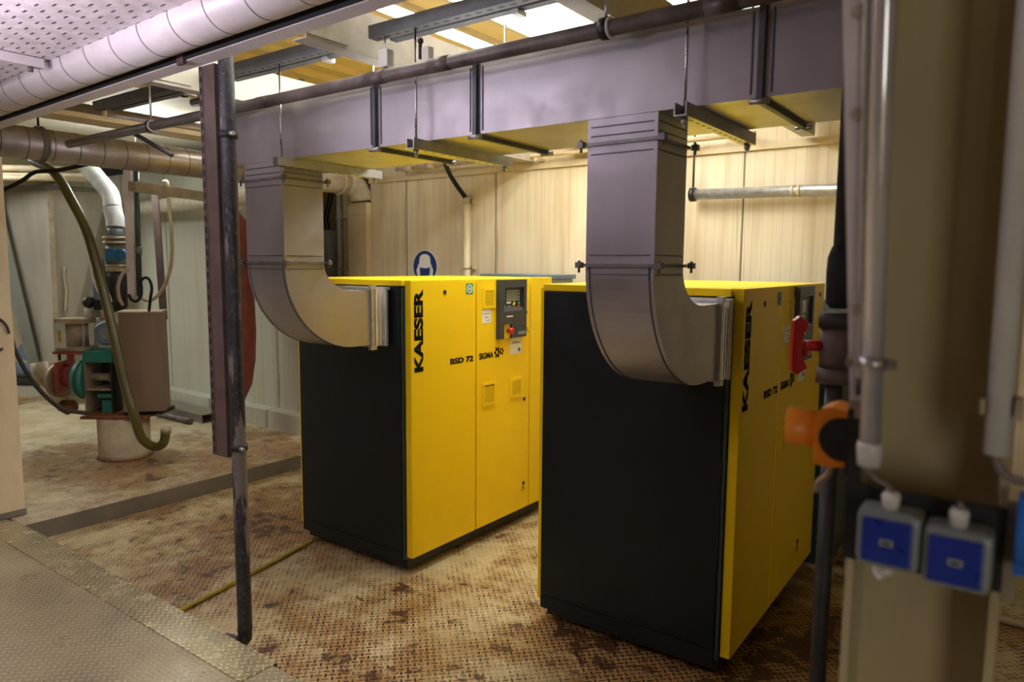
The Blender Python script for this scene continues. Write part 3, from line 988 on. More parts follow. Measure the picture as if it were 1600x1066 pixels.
# ------------------------------------------------------------------ things on and before the back wall
t = thing('ear_protection_sign', 'round blue sign with white helmet and ear muffs on the cream wall', 'sign', (-4.722, 5.045, 1.79))
SC = Vector((-4.725, 5.044, 1.785))
sf = lambda a, b: (SC.x + a * .15, SC.y - .0025, SC.z + b * .15)
circ = [(math.cos(2 * PI * k / 48), math.sin(2 * PI * k / 48)) for k in range(48)]
obj('plate', poly_mb([(a * 1.04, b * 1.04) for a, b in circ], lambda a, b: (SC.x + a * .15, SC.y + .003, SC.z + b * .15), (0, -1, 0), .004), 'white_print', t)
obj('blue_disc', poly_mb(circ, lambda a, b: (SC.x + a * .15, SC.y - .0012, SC.z + b * .15), (0, -1, 0), .001), 'sign_blue', t)
helm = [(-.56, .02), (-.30, -.08), (0, -.11), (.30, -.08), (.56, .02), (.62, .10), (.50, .12), (.47, .40), (.42, .62), (.26, .74), (0, .79), (-.26, .74), (-.42, .62), (-.47, .40), (-.50, .12), (-.62, .10)]
obj('helmet', poly_mb(helm, sf, (0, -1, 0), .001), 'white_print', t)
for s in (-1, 1):
    muff = [(.44, .02), (.56, .02), (.66, -.10), (.72, -.22), (.68, -.50), (.60, -.70), (.42, -.74), (.40, -.5), (.44, -.25)]
    obj('ear_muff', poly_mb([(s * a, b) for a, b in muff], sf, (0, -1, 0), .001), 'white_print', t)

t = thing('wall_conduit', 'white conduit pipe on the cream wall with a black cable entering its top', 'conduit', (-4.16, 4.99, .6))
obj('pipe', MB().cyl((-4.16, 4.99, .6), (-4.16, 4.99, 2.40), .034, seg=20), 'cream_paint', t)
for zz in (2.36, 1.78):
    obj('pipe_clamp', MB().ring((-4.16, 4.99, zz), (0, 0, 1), .0345, .040, .025, 20).box(-4.115, -4.07, 4.985, 4.998, zz - .012, zz + .012).box(-4.115, -4.10, 4.985, 5.046, zz - .012, zz + .012), 'cream_paint', t)
obj('cable', MB().tube([(-4.16, 4.98, 2.38), (-4.18, 4.97, 2.42), (-4.25, 4.94, 2.52), (-4.30, 4.90, 2.63), (-4.32, 4.85, 2.76)], .020, 12), 'black_rubber', t)

t = thing('wall_pipe', 'shiny steel pipe on the right part of the cream wall', 'pipe', (-.5, 4.95, 2.26))
obj('pipe', MB().cyl((-2.05, 4.95, 2.318), (1.5, 4.95, 2.262), .038, seg=24), 'zinc', t)
for xx in (-2.03,):
    c = obj('pipe_clamp', MB().ring((xx, 4.95, 2.318), (1, 0, 0), .0385, .050, .035, 24), 'black', t)
    obj('hanger_rod', MB().cyl((xx, 4.95, 2.37), (xx, 4.95, 2.86), .008, seg=8), 'hose_dark', c)
obj('tape_band', MB().ring((-1.34, 4.95, 2.307), (1, 0, 0), .0375, .0395, .02, 24).ring((-1.30, 4.95, 2.306), (1, 0, 0), .0375, .0395, .02, 24), 'cream_paint', t)
t = thing('cream_conduit', 'thin cream conduit with a junction along the top of the cream wall', 'conduit', (-2.8, 4.93, 2.64))
obj('pipe', MB().cyl((-5.0, 4.94, 2.70), (-1.6, 4.94, 2.70), .018, seg=12), 'cream_paint', t)
for xx in (-4.62, -2.45, -4.9):
    obj('coupling', MB().cyl((xx, 4.94, 2.70), (xx + .12, 4.94, 2.70), .030, seg=14), 'cream_paint', t)
for xx in (-4.4, -3.4, -2.2):
    obj('clip', MB().box(xx, xx + .03, 4.93, 5.046, 2.66, 2.68), 'cream_paint', t)
tag(obj('junction_box', MB().box(-3.05, -2.80, 4.86, 4.98, 2.735, 2.85, .006), 'pale_plastic'), 'small pale junction box near the top of the cream wall', 'junction box')

t = thing('wall_column', 'cream stained box column at the left end of the cream wall', 'column', (-5.61, 5.0, 0))
obj('shaft', MB().box(-5.745, -5.472, 4.985, 5.148, 0, 2.3, .006), 'cream_paint', t)
obj('head', MB().box(-5.745, -5.472, 4.985, 5.148, 2.301, 2.42, .004), 'cream_paint', t)
for (xx, r, mat, lab) in ((-6.17, .050, 'cream_paint', 'wider stained pipe standing in the recess, nearest the cream column'), (-6.30, .030, 'lagging', 'thin pale pipe standing in the recess, left of the wider pipe')):
    t = thing('riser_pipe', lab, 'pipe', (xx, 5.35, 0), 0)
    obj('pipe', MB().cyl((xx, 5.35, 0), (xx, 5.35, 2.9), r, seg=18), mat, t)
    for zz in (1.75, 2.3):
        obj('pipe_clamp', MB().ring((xx, 5.35, zz), (0, 0, 1), r + .001, r + .010, .03, 18).box(xx - .01, xx + .01, 5.35 + r, 5.598, zz - .012, zz + .012), 'lagging', t)
t = thing('wall_cabinet', 'grey wall cabinet with a small plate in the recess behind the left drop duct', 'cabinet', (-6.6, 5.45, 1.2))
obj('body', MB().box(-6.85, -6.50, 5.35, 5.598, .9, 2.18, .006), 'grey_cabinet', t)
obj('label_plate', MB().box(-6.62, -6.56, 5.346, 5.349, 1.92, 2.10), 'tan_metal', t)
for k, (xa, xb) in enumerate(((-6.62, -6.50), (-6.56, -6.44))):
    tag(obj('cabinet_cable', MB().tube([(xa - .04, 5.45, 2.19), (xa, 5.40, 2.32), (xb - .07, 5.42, 2.52), (xb - .1, 5.5, 2.75)], .011, 8), 'black_rubber'), ['thin black cable rising from the grey wall cabinet, left one', 'thin black cable rising from the grey wall cabinet, right one'][k], 'cable')

t = thing('rear_cabinet', 'dark grey cabinet standing right behind the right compressor', 'cabinet', (-1.25, 4.7, 0))
obj('body', MB().box(-1.60, -.915, 4.50, 4.98, .001, 1.50, .006), 'dark_green', t)
obj('lid', MB().prism([(-1.60, 4.50, 1.501), (-.915, 4.50, 1.501), (-.965, 4.50, 1.62), (-1.60, 4.50, 1.62)], (0, .48, 0)), 'flange_blue', t)
t = thing('grey_tank', 'flat grey cabinet top just showing behind the left compressor', 'cabinet', (-3.3, 4.7, 0))
obj('body', MB().box(-3.62, -3.02, 4.55, 4.95, .001, 1.70), 'grey_cabinet', t)
obj('lid', MB().box(-3.64, -3.0, 4.53, 4.97, 1.701, 1.735, .004), 'flange_blue', t)

# ------------------------------------------------------------------ hoses on the lower floor
tag(obj('garden_hose', MB().tube([(-3.455, 1.765, .014), (-3.50, 2.0, .013), (-3.58, 2.38, .013), (-3.66, 2.72, .013), (-3.69, 2.86, .013)], .0125, 10), 'hose_yellow'), 'yellow hose lying on the rusty floor beside the left compressor', 'hose')
tag(obj('floor_hose', MB().tube([(-.75, 4.38, .02), (-.5, 4.35, .02), (-.15, 4.32, .02), (.3, 4.3, .02), (1.0, 4.25, .02)], .018, 10), 'cable_tan'), 'tan hose on the dark floor behind the black valve pipe', 'hose')

# ------------------------------------------------------------------ black pipe with red valve, right of the right compressor
VX, VY = -.440, 2.13
t = thing('valve_pipe', 'black vertical pipe with a red handled valve beside the beige column', 'pipe', (VX, VY, 0))
obj('lower_pipe', MB().cyl((VX, VY, 0), (VX, VY, 1.49), .0225, seg=20), 'black_pipe', t)
obj('upper_pipe', MB().cyl((VX, VY, 1.70), (VX, VY, 2.86), .0215, seg=20), 'black', t)
obj('sleeve', MB().loft([((VX, VY, 1.70), .022), ((VX, VY, 1.715), .034), ((VX, VY, 1.80), .036), ((VX, VY, 1.84), .034), ((VX, VY, 1.87), .024)], 14), 'black_rubber', t)
for zz in (1.38, 1.42):
    obj('band', MB().ring((VX, VY, zz), (0, 0, 1), .0225, .0255, .006, 20), 'black_pipe', t)
vb = obj('valve_body', MB().cyl((VX, VY, 1.535), (VX, VY, 1.645), .043, seg=24), 'rusty_channel', t)
obj('union_nut', MB().cyl((VX, VY, 1.491), (VX, VY, 1.534), .050, seg=12), 'rusty_channel', vb)
obj('union_nut', MB().cyl((VX, VY, 1.646), (VX, VY, 1.688), .050, seg=12), 'black_pipe', vb)
# handle points away from the column, to the left of the pipe
hd = Matrix.Rotation(.55, 3, 'Z')
hp = lambda a, b, c: Vector((VX, VY, 1.595)) + hd @ Vector((a, b, c))
obj('valve_stem', MB().cyl(hp(-.043, 0, 0), hp(-.085, 0, 0), .015, seg=14), 'red', vb)
mb = MB()
pr_ = [(-.010, -.024), (-.010, .024), (-.026, .062), (.0, .082), (.014, .070), (.016, .02), (.016, -.02), (.014, -.070), (.0, -.082), (-.026, -.062)]
mb.prism([hp(-.105 + (-a), -.012, b) for a, b in pr_], hd @ Vector((0, .024, 0)))
obj('valve_handle', mb, 'red', vb)
t = thing('drain_pipe', 'second dark pipe with a bright fitting just behind the valve pipe', 'pipe', (-.375, 2.25, 0))
obj('pipe', MB().cyl((-.375, 2.25, 0), (-.375, 2.25, 2.05), .016, seg=14), 'black_pipe', t)
obj('fitting', MB().uvsphere((-.375, 2.25, 1.405), .028, 16), 'conduit_steel', t)

# ------------------------------------------------------------------ beige H column with its electrical fittings
t = thing('steel_column', 'beige steel H column in the right foreground', 'column', (-.11, 1.25, .115))
CX0, CX1, CY0, CY1 = -.207, -.012, 1.152, 1.352
obj('shaft', MB().box(CX0, CX0 + .011, CY0, CY1, .116, ZC).box(CX1 - .011, CX1, CY0, CY1, .116, ZC).box(CX0 + .011, CX1 - .011, CY0 + .096, CY0 + .104, .116, ZC), 'column_paint', t)
obj('base_plate', MB().box(CX0 - .05, CX1 + .05, CY0 - .05, CY1 + .05, .1155, .1158), 'column_paint', t)

t = thing('cable_trunking', 'flat pale cable trunking down the left edge of the beige column', 'trunking', (-.235, 1.14, 1.625))
obj('cover', MB().quadbox([(-.211, 1.130, 1.62), (-.178, 1.130, 1.62), (-.178, 1.150, 1.62), (-.211, 1.150, 1.62)], [(-.308, 1.130, 3.0), (-.272, 1.130, 3.0), (-.272, 1.150, 3.0), (-.308, 1.150, 3.0)]), 'white_steel', t)
obj('end_cap', MB().box(-.212, -.177, 1.129, 1.151, 1.608, 1.6195), 'tan_metal', t)
t = thing('thin_conduit', 'thin pale conduit between the trunking and the shiny steel conduit', 'conduit', (-.213, 1.14, 1.66))
obj('pipe', MB().cyl((-.1955, 1.1225, 1.655), (-.252, 1.1225, 3.0), .0062, seg=14), 'pale_plastic', t)
for zz in (1.745, 2.02, 2.16):
    xx = -.1955 - (zz - 1.655) * .042
    obj('clip', MB().box(xx - .012, xx - .0065, 1.116, 1.1295, zz, zz + .016), 'tan_metal', t)
obj('end_cap', MB().cyl((-.1945, 1.1225, 1.63), (-.1955, 1.1225, 1.6545), .0085, seg=12), 'black', t)
t = thing('steel_conduit', 'shiny steel conduit on the beige column, its cable feeding the left switch', 'conduit', (-.19, 1.125, 1.53))
obj('pipe', MB().cyl((-.1765, 1.105, 1.568), (-.2136, 1.105, 3.0), .0145, seg=24), 'conduit_steel', t)
obj('bush', MB().loft([((-.176, 1.105, 1.533), .0155), ((-.1765, 1.105, 1.562), .0172), ((-.1765, 1.105, 1.5675), .0155)], 20), 'pale_plastic', t)
c = obj('saddle_clamp', MB().ring((-.1795, 1.105, 1.680), (0, 0, 1), .0148, .0178, .016, 24).box(-.212, -.1972, 1.100, 1.106, 1.672, 1.688).box(-.1618, -.149, 1.100, 1.106, 1.672, 1.688), 'zinc', t)
obj('clamp_screw', MB().cyl((-.206, 1.092, 1.680), (-.206, 1.0995, 1.680), .007, seg=12), 'steel', c)
obj('clamp_screw', MB().cyl((-.155, 1.092, 1.680), (-.155, 1.0995, 1.680), .007, seg=12), 'steel', c)
obj('cable', MB().tube([(-.176, 1.105, 1.545), (-.175, 1.107, 1.525), (-.165, 1.113, 1.512), (-.150, 1.108, 1.507), (-.1425, 1.103, 1.497), (-.1425, 1.1, 1.488)], .0038, 10), 'cable_grey', t)
t = thing('plastic_conduit', 'pale plastic conduit on the right flange, a cable curling out of its lower end', 'conduit', (-.03, 1.125, 1.57))
obj('pipe', MB().cyl((-.029, 1.132, 1.568), (-.037, 1.132, 3.0), .0145, seg=24), 'pale_plastic', t)
for zz in (1.632,):
    obj('clip', MB().box(-.050, -.003, 1.147, 1.151, zz - .010, zz + .010).box(-.050, -.0445, 1.118, 1.1465, zz - .010, zz + .010).box(-.0125, -.003, 1.118, 1.1465, zz - .014, zz + .014), 'tan_metal', t)
obj('cable', MB().tube([(-.029, 1.13, 1.57), (-.026, 1.128, 1.556), (-.014, 1.122, 1.543), (.004, 1.112, 1.541), (.025, 1.10, 1.546)], .0055, 10), 'cable_grey', t)

t = thing('mounting_plate', 'black mounting plate across the lower part of the beige column', 'plate', (-.11, 1.145, 1.375))
obj('plate', MB().box(-.212, -.011, 1.142, 1.1505, 1.376, 1.492), 'black', t)
obj('bracket_arm', MB().box(-.2115, -.193, 1.142, 1.150, 1.4925, 1.59), 'black', t)
obj('screw', MB().ring((-.031, 1.1405, 1.427), (0, 1, 0), .003, .007, .003, 16), 'tan_metal', t)


def switch(label, cx, cz):
    t = thing('rocker_switch', label, 'switch', (cx, 1.12, cz - .042), 0, 'blue switches on the beige column')
    obj('housing', MB().box(cx - .0405, cx + .0405, 1.082, 1.1415, cz - .0415, cz + .0415, .012), 'switch_grey', t)
    r = obj('rocker', MB().box(cx - .0315, cx + .0315, 1.076, 1.083, cz - .0315, cz + .0315, .003), 'switch_blue', t)
    obj('legend_window', MB().box(cx - .0085, cx + .0085, 1.0745, 1.0759, cz - .0045, cz + .0045), 'grey_cabinet', r)
    obj('legend_mark', MB().box(cx - .0055, cx + .0055, 1.0735, 1.0744, cz - .0018, cz + .0018), 'black', r)
    obj('cable_gland', MB().loft([((cx - .001, 1.104, cz + .0415), .0105), ((cx - .001, 1.104, cz + .060), .0125), ((cx - .001, 1.104, cz + .066), .0095)], 10), 'pale_plastic', t)
    return t


s1 = switch('left blue rocker switch on the black plate, with a pale gland above and below', -.1440, 1.435)
obj('cable_gland', MB().loft([((-.148, 1.11, 1.392), .0105), ((-.148, 1.11, 1.384), .0125), ((-.148, 1.11, 1.378), .0095)], 10), 'pale_plastic', s1)
obj('cable', MB().tube([(-.148, 1.11, 1.379), (-.152, 1.112, 1.370), (-.160, 1.118, 1.372), (-.164, 1.13, 1.385)], .0032, 8), 'pale_plastic', s1)
s2 = switch('right blue rocker switch on the black plate, with a short cable stub above', -.0620, 1.428)
obj('cable', MB().cyl((-.063, 1.104, 1.490), (-.062, 1.104, 1.503), .0038, seg=10), 'cable_grey', s2)

t = thing('blue_switch', 'bright blue box at the right picture edge beyond the beige column', 'switch', (.035, 1.13, 1.42))
obj('body', MB().box(-.0005, .07, 1.105, 1.145, 1.435, 1.522, .004), 'bright_blue', t)
obj('lower_rail', MB().box(-.001, .07, 1.106, 1.144, 1.418, 1.4345), 'bright_blue', t)
tag(obj('wooden_slat', MB().box(-.0115, .004, 1.150, 1.165, 1.36, 1.50), 'wood'), 'weathered wooden slat between the column and the bright blue box', 'slat')

t = thing('orange_sounder', 'orange horn shaped device with a black round cap on the left of the beige column', 'sounder', (-.28, 1.3, 1.48))
hx = Matrix.Rotation(-.0, 3, 'Z')
obj('horn', MB().loft([((-.338, 1.30, 1.534), .0345), ((-.336, 1.30, 1.534), .0345), ((-.330, 1.30, 1.534), .0325), ((-.286, 1.30, 1.533), .0315)], 28), 'orange', t)
obj('housing', MB().prism([(-.288, 1.262, 1.482), (-.288, 1.262, 1.566), (-.279, 1.262, 1.577), (-.262, 1.262, 1.582), (-.235, 1.262, 1.576), (-.235, 1.262, 1.484), (-.262, 1.262, 1.478)], (0, .075, 0)), 'orange', t)
obj('round_cap', MB().cyl((-.243, 1.256, 1.530), (-.243, 1.2615, 1.530), .036, seg=32).cyl((-.243, 1.252, 1.530), (-.243, 1.256, 1.530), .012, seg=20), 'black', t)
obj('back_plate', MB().box(-.234, -.2075, 1.245, 1.34, 1.475, 1.585), 'black', t)
obj('cable', MB().tube([(-.262, 1.29, 1.480), (-.268, 1.29, 1.46), (-.285, 1.30, 1.44), (-.29, 1.31, 1.42)], .005, 8), 'cable_tan', t)

# ------------------------------------------------------------------ beige panel column on the far left
t = thing('panel_column', 'beige panel column at the left picture edge with a loop of cable on it', 'column', (-5.5, 1.7, .119))
obj('shaft', MB().box(-5.75, -5.375, 1.50, 1.83, .1195, 2.47, .004), 'cream_paint', t)
obj('base_strip', MB().box(-5.76, -5.370, 1.49, 1.835, .1195, .16), 'kerb_grey', t)
obj('cable_loop', MB().tube([(-5.362, 1.66 + .14 * math.cos(a), 1.34 + .13 * math.sin(a)) for a in [k * 2 * PI / 16 for k in range(15)]], .008, 8), 'hose_dark', t)

# ------------------------------------------------------------------ pump station on the raised floor (built in a frame turned towards the room)
PF = (-6.35, 2.95, .115)
YW = .6316


def st(name, label, cat, group=None):
    return thing(name, label, cat, PF, YW, group)


def L(name, mb, mat, par):
    return obj(name, mb, mat, par, local=True)


t = st('concrete_pedestal', 'round cream pedestal with a rusty foot carrying the pump cabinet', 'pedestal')
L('drum', MB().loft([((0, 0, .012), .213), ((0, 0, .05), .208), ((0, 0, .36), .206)], 32), 'concrete', t)
L('rusty_foot', MB().ring((0, 0, .006), (0, 0, 1), .195, .219, .012, 32), 'rust', t)
L('top_plate', MB().box(-.27, .27, -.18, .24, .362, .385), 'rust', t)

t = st('pump_cabinet', 'brown sheet metal cabinet standing on the round cream pedestal', 'cabinet')
L('body', MB().quadbox([(.085, -.15, .42), (.405, -.07, .42), (.32, .20, .42), (.0, .12, .42)], [(.080, -.15, 1.268), (.400, -.07, 1.268), (.315, .20, 1.268), (-.005, .12, 1.268)]), 'box_brown', t)
L('top_edge', MB().quadbox([(.074, -.158, 1.2685), (.408, -.074, 1.2685), (.322, .206, 1.2685), (-.012, .126, 1.2685)], [(.074, -.158, 1.278), (.408, -.074, 1.278), (.322, .206, 1.278), (-.012, .126, 1.278)]), 'tan_metal', t)
L('base_frame', MB().box(.04, .37, -.06, .17, .386, .419), 'black', t)

t = st('pump', 'dark green open pump frame left of the brown pump cabinet', 'pump')
L('top_plate', MB().box(-.305, -.045, -.05, .22, .83, .93, .006), 'pump_green', t)
L('left_cheek', MB().box(-.300, -.285, -.05, .20, .395, .829), 'tan_metal', t)
L('right_cheek', MB().box(-.065, -.045, -.06, .20, .395, .829), 'black', t)
L('shelf', MB().box(-.284, -.066, -.045, .2, .585, .605), 'tan_metal', t)
L('lower_block', MB().box(-.16, -.068, -.04, .16, .395, .50), 'pump_green', t)
L('middle_bar', MB().box(-.20, -.068, -.03, .16, .52, .555), 'pump_green', t)
L('back_plate', MB().box(-.284, -.066, .19, .2, .395, .829), 'black', t)
L('shaft', MB().cyl((-.284, .06, .69), (-.12, .06, .69), .035, seg=16).cyl((-.119, .06, .69), (-.067, .06, .69), .055, seg=16), 'tan_metal', t)
fl = L('green_flange', MB().loft([((-.305, .02, .68), .165), ((-.33, .015, .68), .168), ((-.37, .01, .68), .155), ((-.40, .005, .68), .135)], 32), 'pump_green', t)
L('flange_rim', MB().ring((-.318, .018, .68), (1, -.05, 0), .150, .176, .014, 32), 'dark_green', fl)
L('foot_bar', MB().box(-.305, .03, -.06, .2, .386, .394), 'rust', t)

t = st('red_valve', 'faded red valve body left of the green pump frame', 'valve')
L('body', MB().loft([((-.42, .05, .70), .10), ((-.47, .06, .70), .085), ((-.52, .07, .70), .10)], 24), 'pump_red', t)
L('side_flange', MB().box(-.545, -.521, -.06, .20, .56, .83, .01), 'pump_red', t)
L('top_bracket', MB().box(-.60, -.32, .02, .22, .890, .915), 'pump_red', t)
L('yoke', MB().box(-.49, -.46, .04, .10, .80, .889), 'pump_red', t)
L('bracket_post', MB().cyl((-.56, .05, .832), (-.56, .05, .889), .012, seg=8), 'black', t)
t = st('tan_flange', 'dirty tan round flange and elbow beside the faded red valve', 'flange')
L('disc', MB().loft([((-.566, .08, .65), .150), ((-.60, .09, .65), .155), ((-.625, .095, .65), .14), ((-.65, .10, .65), .10)], 32), 'tan_metal', t)
L('elbow', MB().loft([((-.652, .10, .65), .085), ((-.72, .12, .66), .085), ((-.77, .14, .70), .085), ((-.79, .15, .80), .085)], 20), 'tan_metal', t)
L('lower_clamp', MB().loft([((-.56, .03, .44), .05), ((-.50, .03, .42), .065), ((-.44, .03, .44), .05)], 14), 'rust', t)

t = st('air_cylinder', 'tan pneumatic cylinder with a pale yellow marked plate on the red bracket', 'actuator')
L('lower_cap', MB().box(-.575, -.315, .02, .24, .918, .955, .006), 'tan_metal', t)
L('upper_cap', MB().box(-.575, -.315, .02, .24, 1.155, 1.200, .006), 'tan_metal', t)
L('barrel', MB().cyl((-.445, .13, .956), (-.445, .13, 1.154), .092, seg=28), 'tan_metal', t)
for (a, b) in ((-.56, .035), (-.33, .035), (-.56, .225), (-.33, .225)):
    L('tie_rod', MB().cyl((a, b, .956), (a, b, 1.154), .009, seg=8), 'zinc', t)
pl_ = L('face_plate', MB().box(-.575, -.475, .010, .018, .945, 1.165), 'pale_plastic', t)
L('yellow_mark', MB().box(-.535, -.51, .0085, .0095, 1.0, 1.10), 'hose_yellow', pl_)

t = st('insulated_pipe', 'white and blue insulated pipe coming down in bends to the pump head', 'pipe')
L('upper_run', MB().tube([(-.60, .62, 2.60), (-.52, .60, 2.53), (-.40, .54, 2.42), (-.28, .475, 2.30), (-.235, .42, 2.17)], .075, 20), 'lagging_blue', t)
L('lower_run', MB().tube([(-.235, .415, 2.165), (-.205, .40, 2.07), (-.20, .39, 2.0)], .078, 20), 'lagging_blue', t)
L('band', MB().ring((-.236, .42, 2.168), (.1, -.1, -1), .074, .082, .012, 24), 'lagging', t)
L('grey_sleeve', MB().cyl((-.2, .385, 1.925), (-.2, .385, 1.999), .066, seg=24), 'flange_blue', t)

t = st('pump', 'flanged pump head with a blue block, hanging below the insulated pipe', 'pump')
for z0 in (1.905, 1.862, 1.655, 1.612):
    L('flange', MB().cyl((-.2, .375, z0 - .009), (-.2, .375, z0 + .011), .105 if z0 > 1.7 else .098, seg=28), 'tan_metal', t)
L('neck', MB().cyl((-.2, .375, 1.665), (-.2, .375, 1.852), .080, seg=24).cyl((-.2, .375, 1.874), (-.2, .375, 1.895), .07, seg=24), 'hopper_dark', t)
bb = L('blue_block', MB().box(-.235, -.155, .255, .31, 1.70, 1.81, .006), 'pump_blue', t)
L('blue_wheel', MB().cyl((-.10, .255, 1.755), (-.10, .305, 1.755), .050, seg=20), 'pump_blue', bb)
L('body', MB().loft([((-.2, .36, 1.602), .080), ((-.2, .36, 1.55), .090), ((-.2, .35, 1.30), .090), ((-.2, .34, 1.24), .06)], 24), 'black', t)
L('side_tank', MB().loft([((-.33, .34, 1.72), .035), ((-.335, .33, 1.60), .05), ((-.35, .32, 1.38), .05), ((-.36, .30, 1.30), .03)], 18), 'flange_blue', t)
L('lower_casing', MB().loft([((-.25, .26, 1.236), .07), ((-.25, .25, 1.10), .10), ((-.25, .25, .95), .11)], 20), 'pale_plastic', t)
L('motor_end', MB().loft([((-.13, .10, 1.08), .100), ((-.12, .02, 1.08), .105), ((-.115, -.01, 1.08), .090)], 24), 'flange_blue', t)
L('motor_boss', MB().cyl((-.1149, -.011, 1.08), (-.112, -.03, 1.08), .045, seg=20), 'switch_grey', t)

t = st('solenoid', 'small dark regulator with gauges above the tan pneumatic cylinder', 'regulator')
L('bulb', MB().uvsphere((-.345, .165, 1.335), .052, 18), 'black', t)
L('stem', MB().cyl((-.35, .165, 1.202), (-.347, .165, 1.285), .036, seg=16), 'lagging', t)
L('valve_block', MB().box(-.288, -.22, .13, .19, 1.27, 1.36, .006), 'black', t)
L('gauge', MB().cyl((-.265, .128, 1.235), (-.265, .155, 1.235), .032, seg=18), 'hopper_dark', t)
L('fitting', MB().cyl((-.225, .15, 1.18), (-.225, .15, 1.265), .020, seg=12), 'tan_metal', t)

cb = [('control_cable', 'thin pale cable with a ring looped beside the pump head', [(-.338, .20, 1.81), (-.309, .20, 1.77), (-.32, .20, 1.725), (-.344, .20, 1.765), (-.335, .20, 1.73), (-.319, .192, 1.574), (-.284, .181, 1.462), (-.239, .173, 1.395)], .007, 'pale_plastic'),
      ('control_cable', 'thin pale cable drooping just left of the olive hose', [(-.32, .22, 1.52), (-.25, .20, 1.50), (-.19, .19, 1.44), (-.15, .18, 1.34)], .006, 'pale_plastic'),
      ('control_cable', 'tan cable bowing left from behind the grey strut bar', [(.163, -.10, 1.636), (.12, -.12, 1.593), (.09, -.14, 1.503), (.096, -.15, 1.397), (.11, -.12, 1.33)], .013, 'cable_tan'),
      ('power_cable', 'beige cable hanging in a long loop before the greenish wall', [(.20, .50, 2.42), (.243, .483, 2.402), (.257, .463, 2.212), (.282, .432, 1.923), (.283, .406, 1.691), (.227, .384, 1.489), (.152, .373, 1.384), (.077, .369, 1.343), (.007, .373, 1.377), (-.035, .381, 1.458)], .016, 'cable_tan'),
      ('power_cable', 'black cable curled in a loop above the brown pump cabinet', [(.165, -.125, 1.422), (.186, -.13, 1.38), (.229, -.132, 1.364), (.267, -.127, 1.407), (.272, -.12, 1.477), (.266, -.114, 1.53), (.298, -.11, 1.562), (.336, -.112, 1.546), (.358, -.119, 1.477), (.348, -.128, 1.397), (.316, -.10, 1.282)], .012, 'black_rubber'),
      ('thick_hose', 'thick olive hose arching down in front of the brown pump cabinet to the floor', [(-.48, -.25, 2.50), (-.427, -.313, 2.48), (-.21, -.424, 2.383), (-.083, -.446, 2.185), (.045, -.473, 1.936), (.148, -.509, 1.588), (.251, -.553, 1.191), (.354, -.601, .743), (.432, -.628, .495), (.46, -.58, .30), (.52, -.507, .218), (.611, -.551, .262), (.63, -.541, .363)], .036, 'hose_olive'),
      ('dark_cable', 'dark cable sloping across below the brown spiral duct', [(-.80, -.45, 2.16), (-.61, -.439, 2.245), (-.46, -.431, 2.321), (-.31, -.50, 2.377), (-.135, -.50, 2.393), (.065, -.417, 2.455), (.165, -.413, 2.485)], .016, 'black_rubber'),
      ('drain_hose', 'dark brown hose sagging from the beige panel column to the green pump frame', [(-.83, -.15, 1.06), (-.793, -.174, .972), (-.738, -.186, .855), (-.652, -.202, .711), (-.521, -.218, .563), (-.37, -.23, .457), (-.20, -.15, .41)], .018, 'hose_dark')]
for (nm, lab, pts, r, mat) in cb:
    t = st(nm, lab, 'hose' if 'hose' in nm else 'cable')
    L('run', MB().tube(pts, r, 12), mat, t)
    if nm == 'thick_hose':
        L('end_cuff', MB().ring(pts[-1], (.1, .05, 1), .030, .040, .05, 20), 'tan_metal', t)

t = st('strut_bar', 'grey white strut bar hanging in front of the pump head', 'strut')
L('channel', MB().quadbox([(.143, -.10, 1.411), (.202, -.10, 1.411), (.202, -.06, 1.411), (.143, -.06, 1.411)], [(.113, -.02, 2.60), (.172, -.02, 2.60), (.172, .02, 2.60), (.113, .02, 2.60)]), 'white_steel', t)
L('top_fixing', MB().box(.02, .20, -.03, .03, 2.601, 2.66), 'cream_paint', t)
t = st('green_pipe', 'thin green pipe hanging right of the grey white strut bar', 'pipe')
L('pipe', MB().cyl((.222, -.06, 1.394), (.198, .035, 2.66), .021, seg=14), 'dark_green', t)
L('coupling', MB().cyl((.2145, -.03, 1.76), (.2130, -.025, 1.82), .027, seg=14), 'hopper_dark', t)
t = st('wall_strap', 'brown strap bar hanging before the greenish wall beside the beige cable loop', 'strap')
L('bar', MB().quadbox([(.035, .65, 1.15), (.095, .65, 1.15), (.095, .68, 1.15), (.035, .68, 1.15)], [(-.055, .77, 2.33), (.005, .77, 2.33), (.005, .80, 2.33), (-.055, .80, 2.33)]), 'rusty_channel', t)

# big sheet metal hopper at the far left
HF = (-9.29, 3.68, .115)
t = thing('hopper', 'large grey sheet metal hopper narrowing to the floor at far left', 'hopper', HF, YW)
L('cone', MB().quadbox([(-.36, .03, .24), (.03, -.22, .24), (.10, .04, .24), (-.18, .14, .24)], [(-.82, .10, 2.50), (.06, -.22, 2.50), (.50, .18, 2.50), (-.20, .42, 2.50)]), 'hopper_metal', t)
L('corner_rib', MB().quadbox([(.03, -.245, .24), (.075, -.215, .24), (.06, -.19, .24), (.015, -.224, .24)], [(.06, -.245, 2.50), (.105, -.215, 2.50), (.09, -.19, 2.50), (.045, -.224, 2.50)]), 'tan_metal', t)
L('top_rim', MB().quadbox([(-.86, .08, 2.501), (.06, -.27, 2.501), (.55, .18, 2.501), (-.20, .45, 2.501)], [(-.86, .08, 2.55), (.06, -.27, 2.55), (.55, .18, 2.55), (-.20, .45, 2.55)]), 'hopper_dark', t)
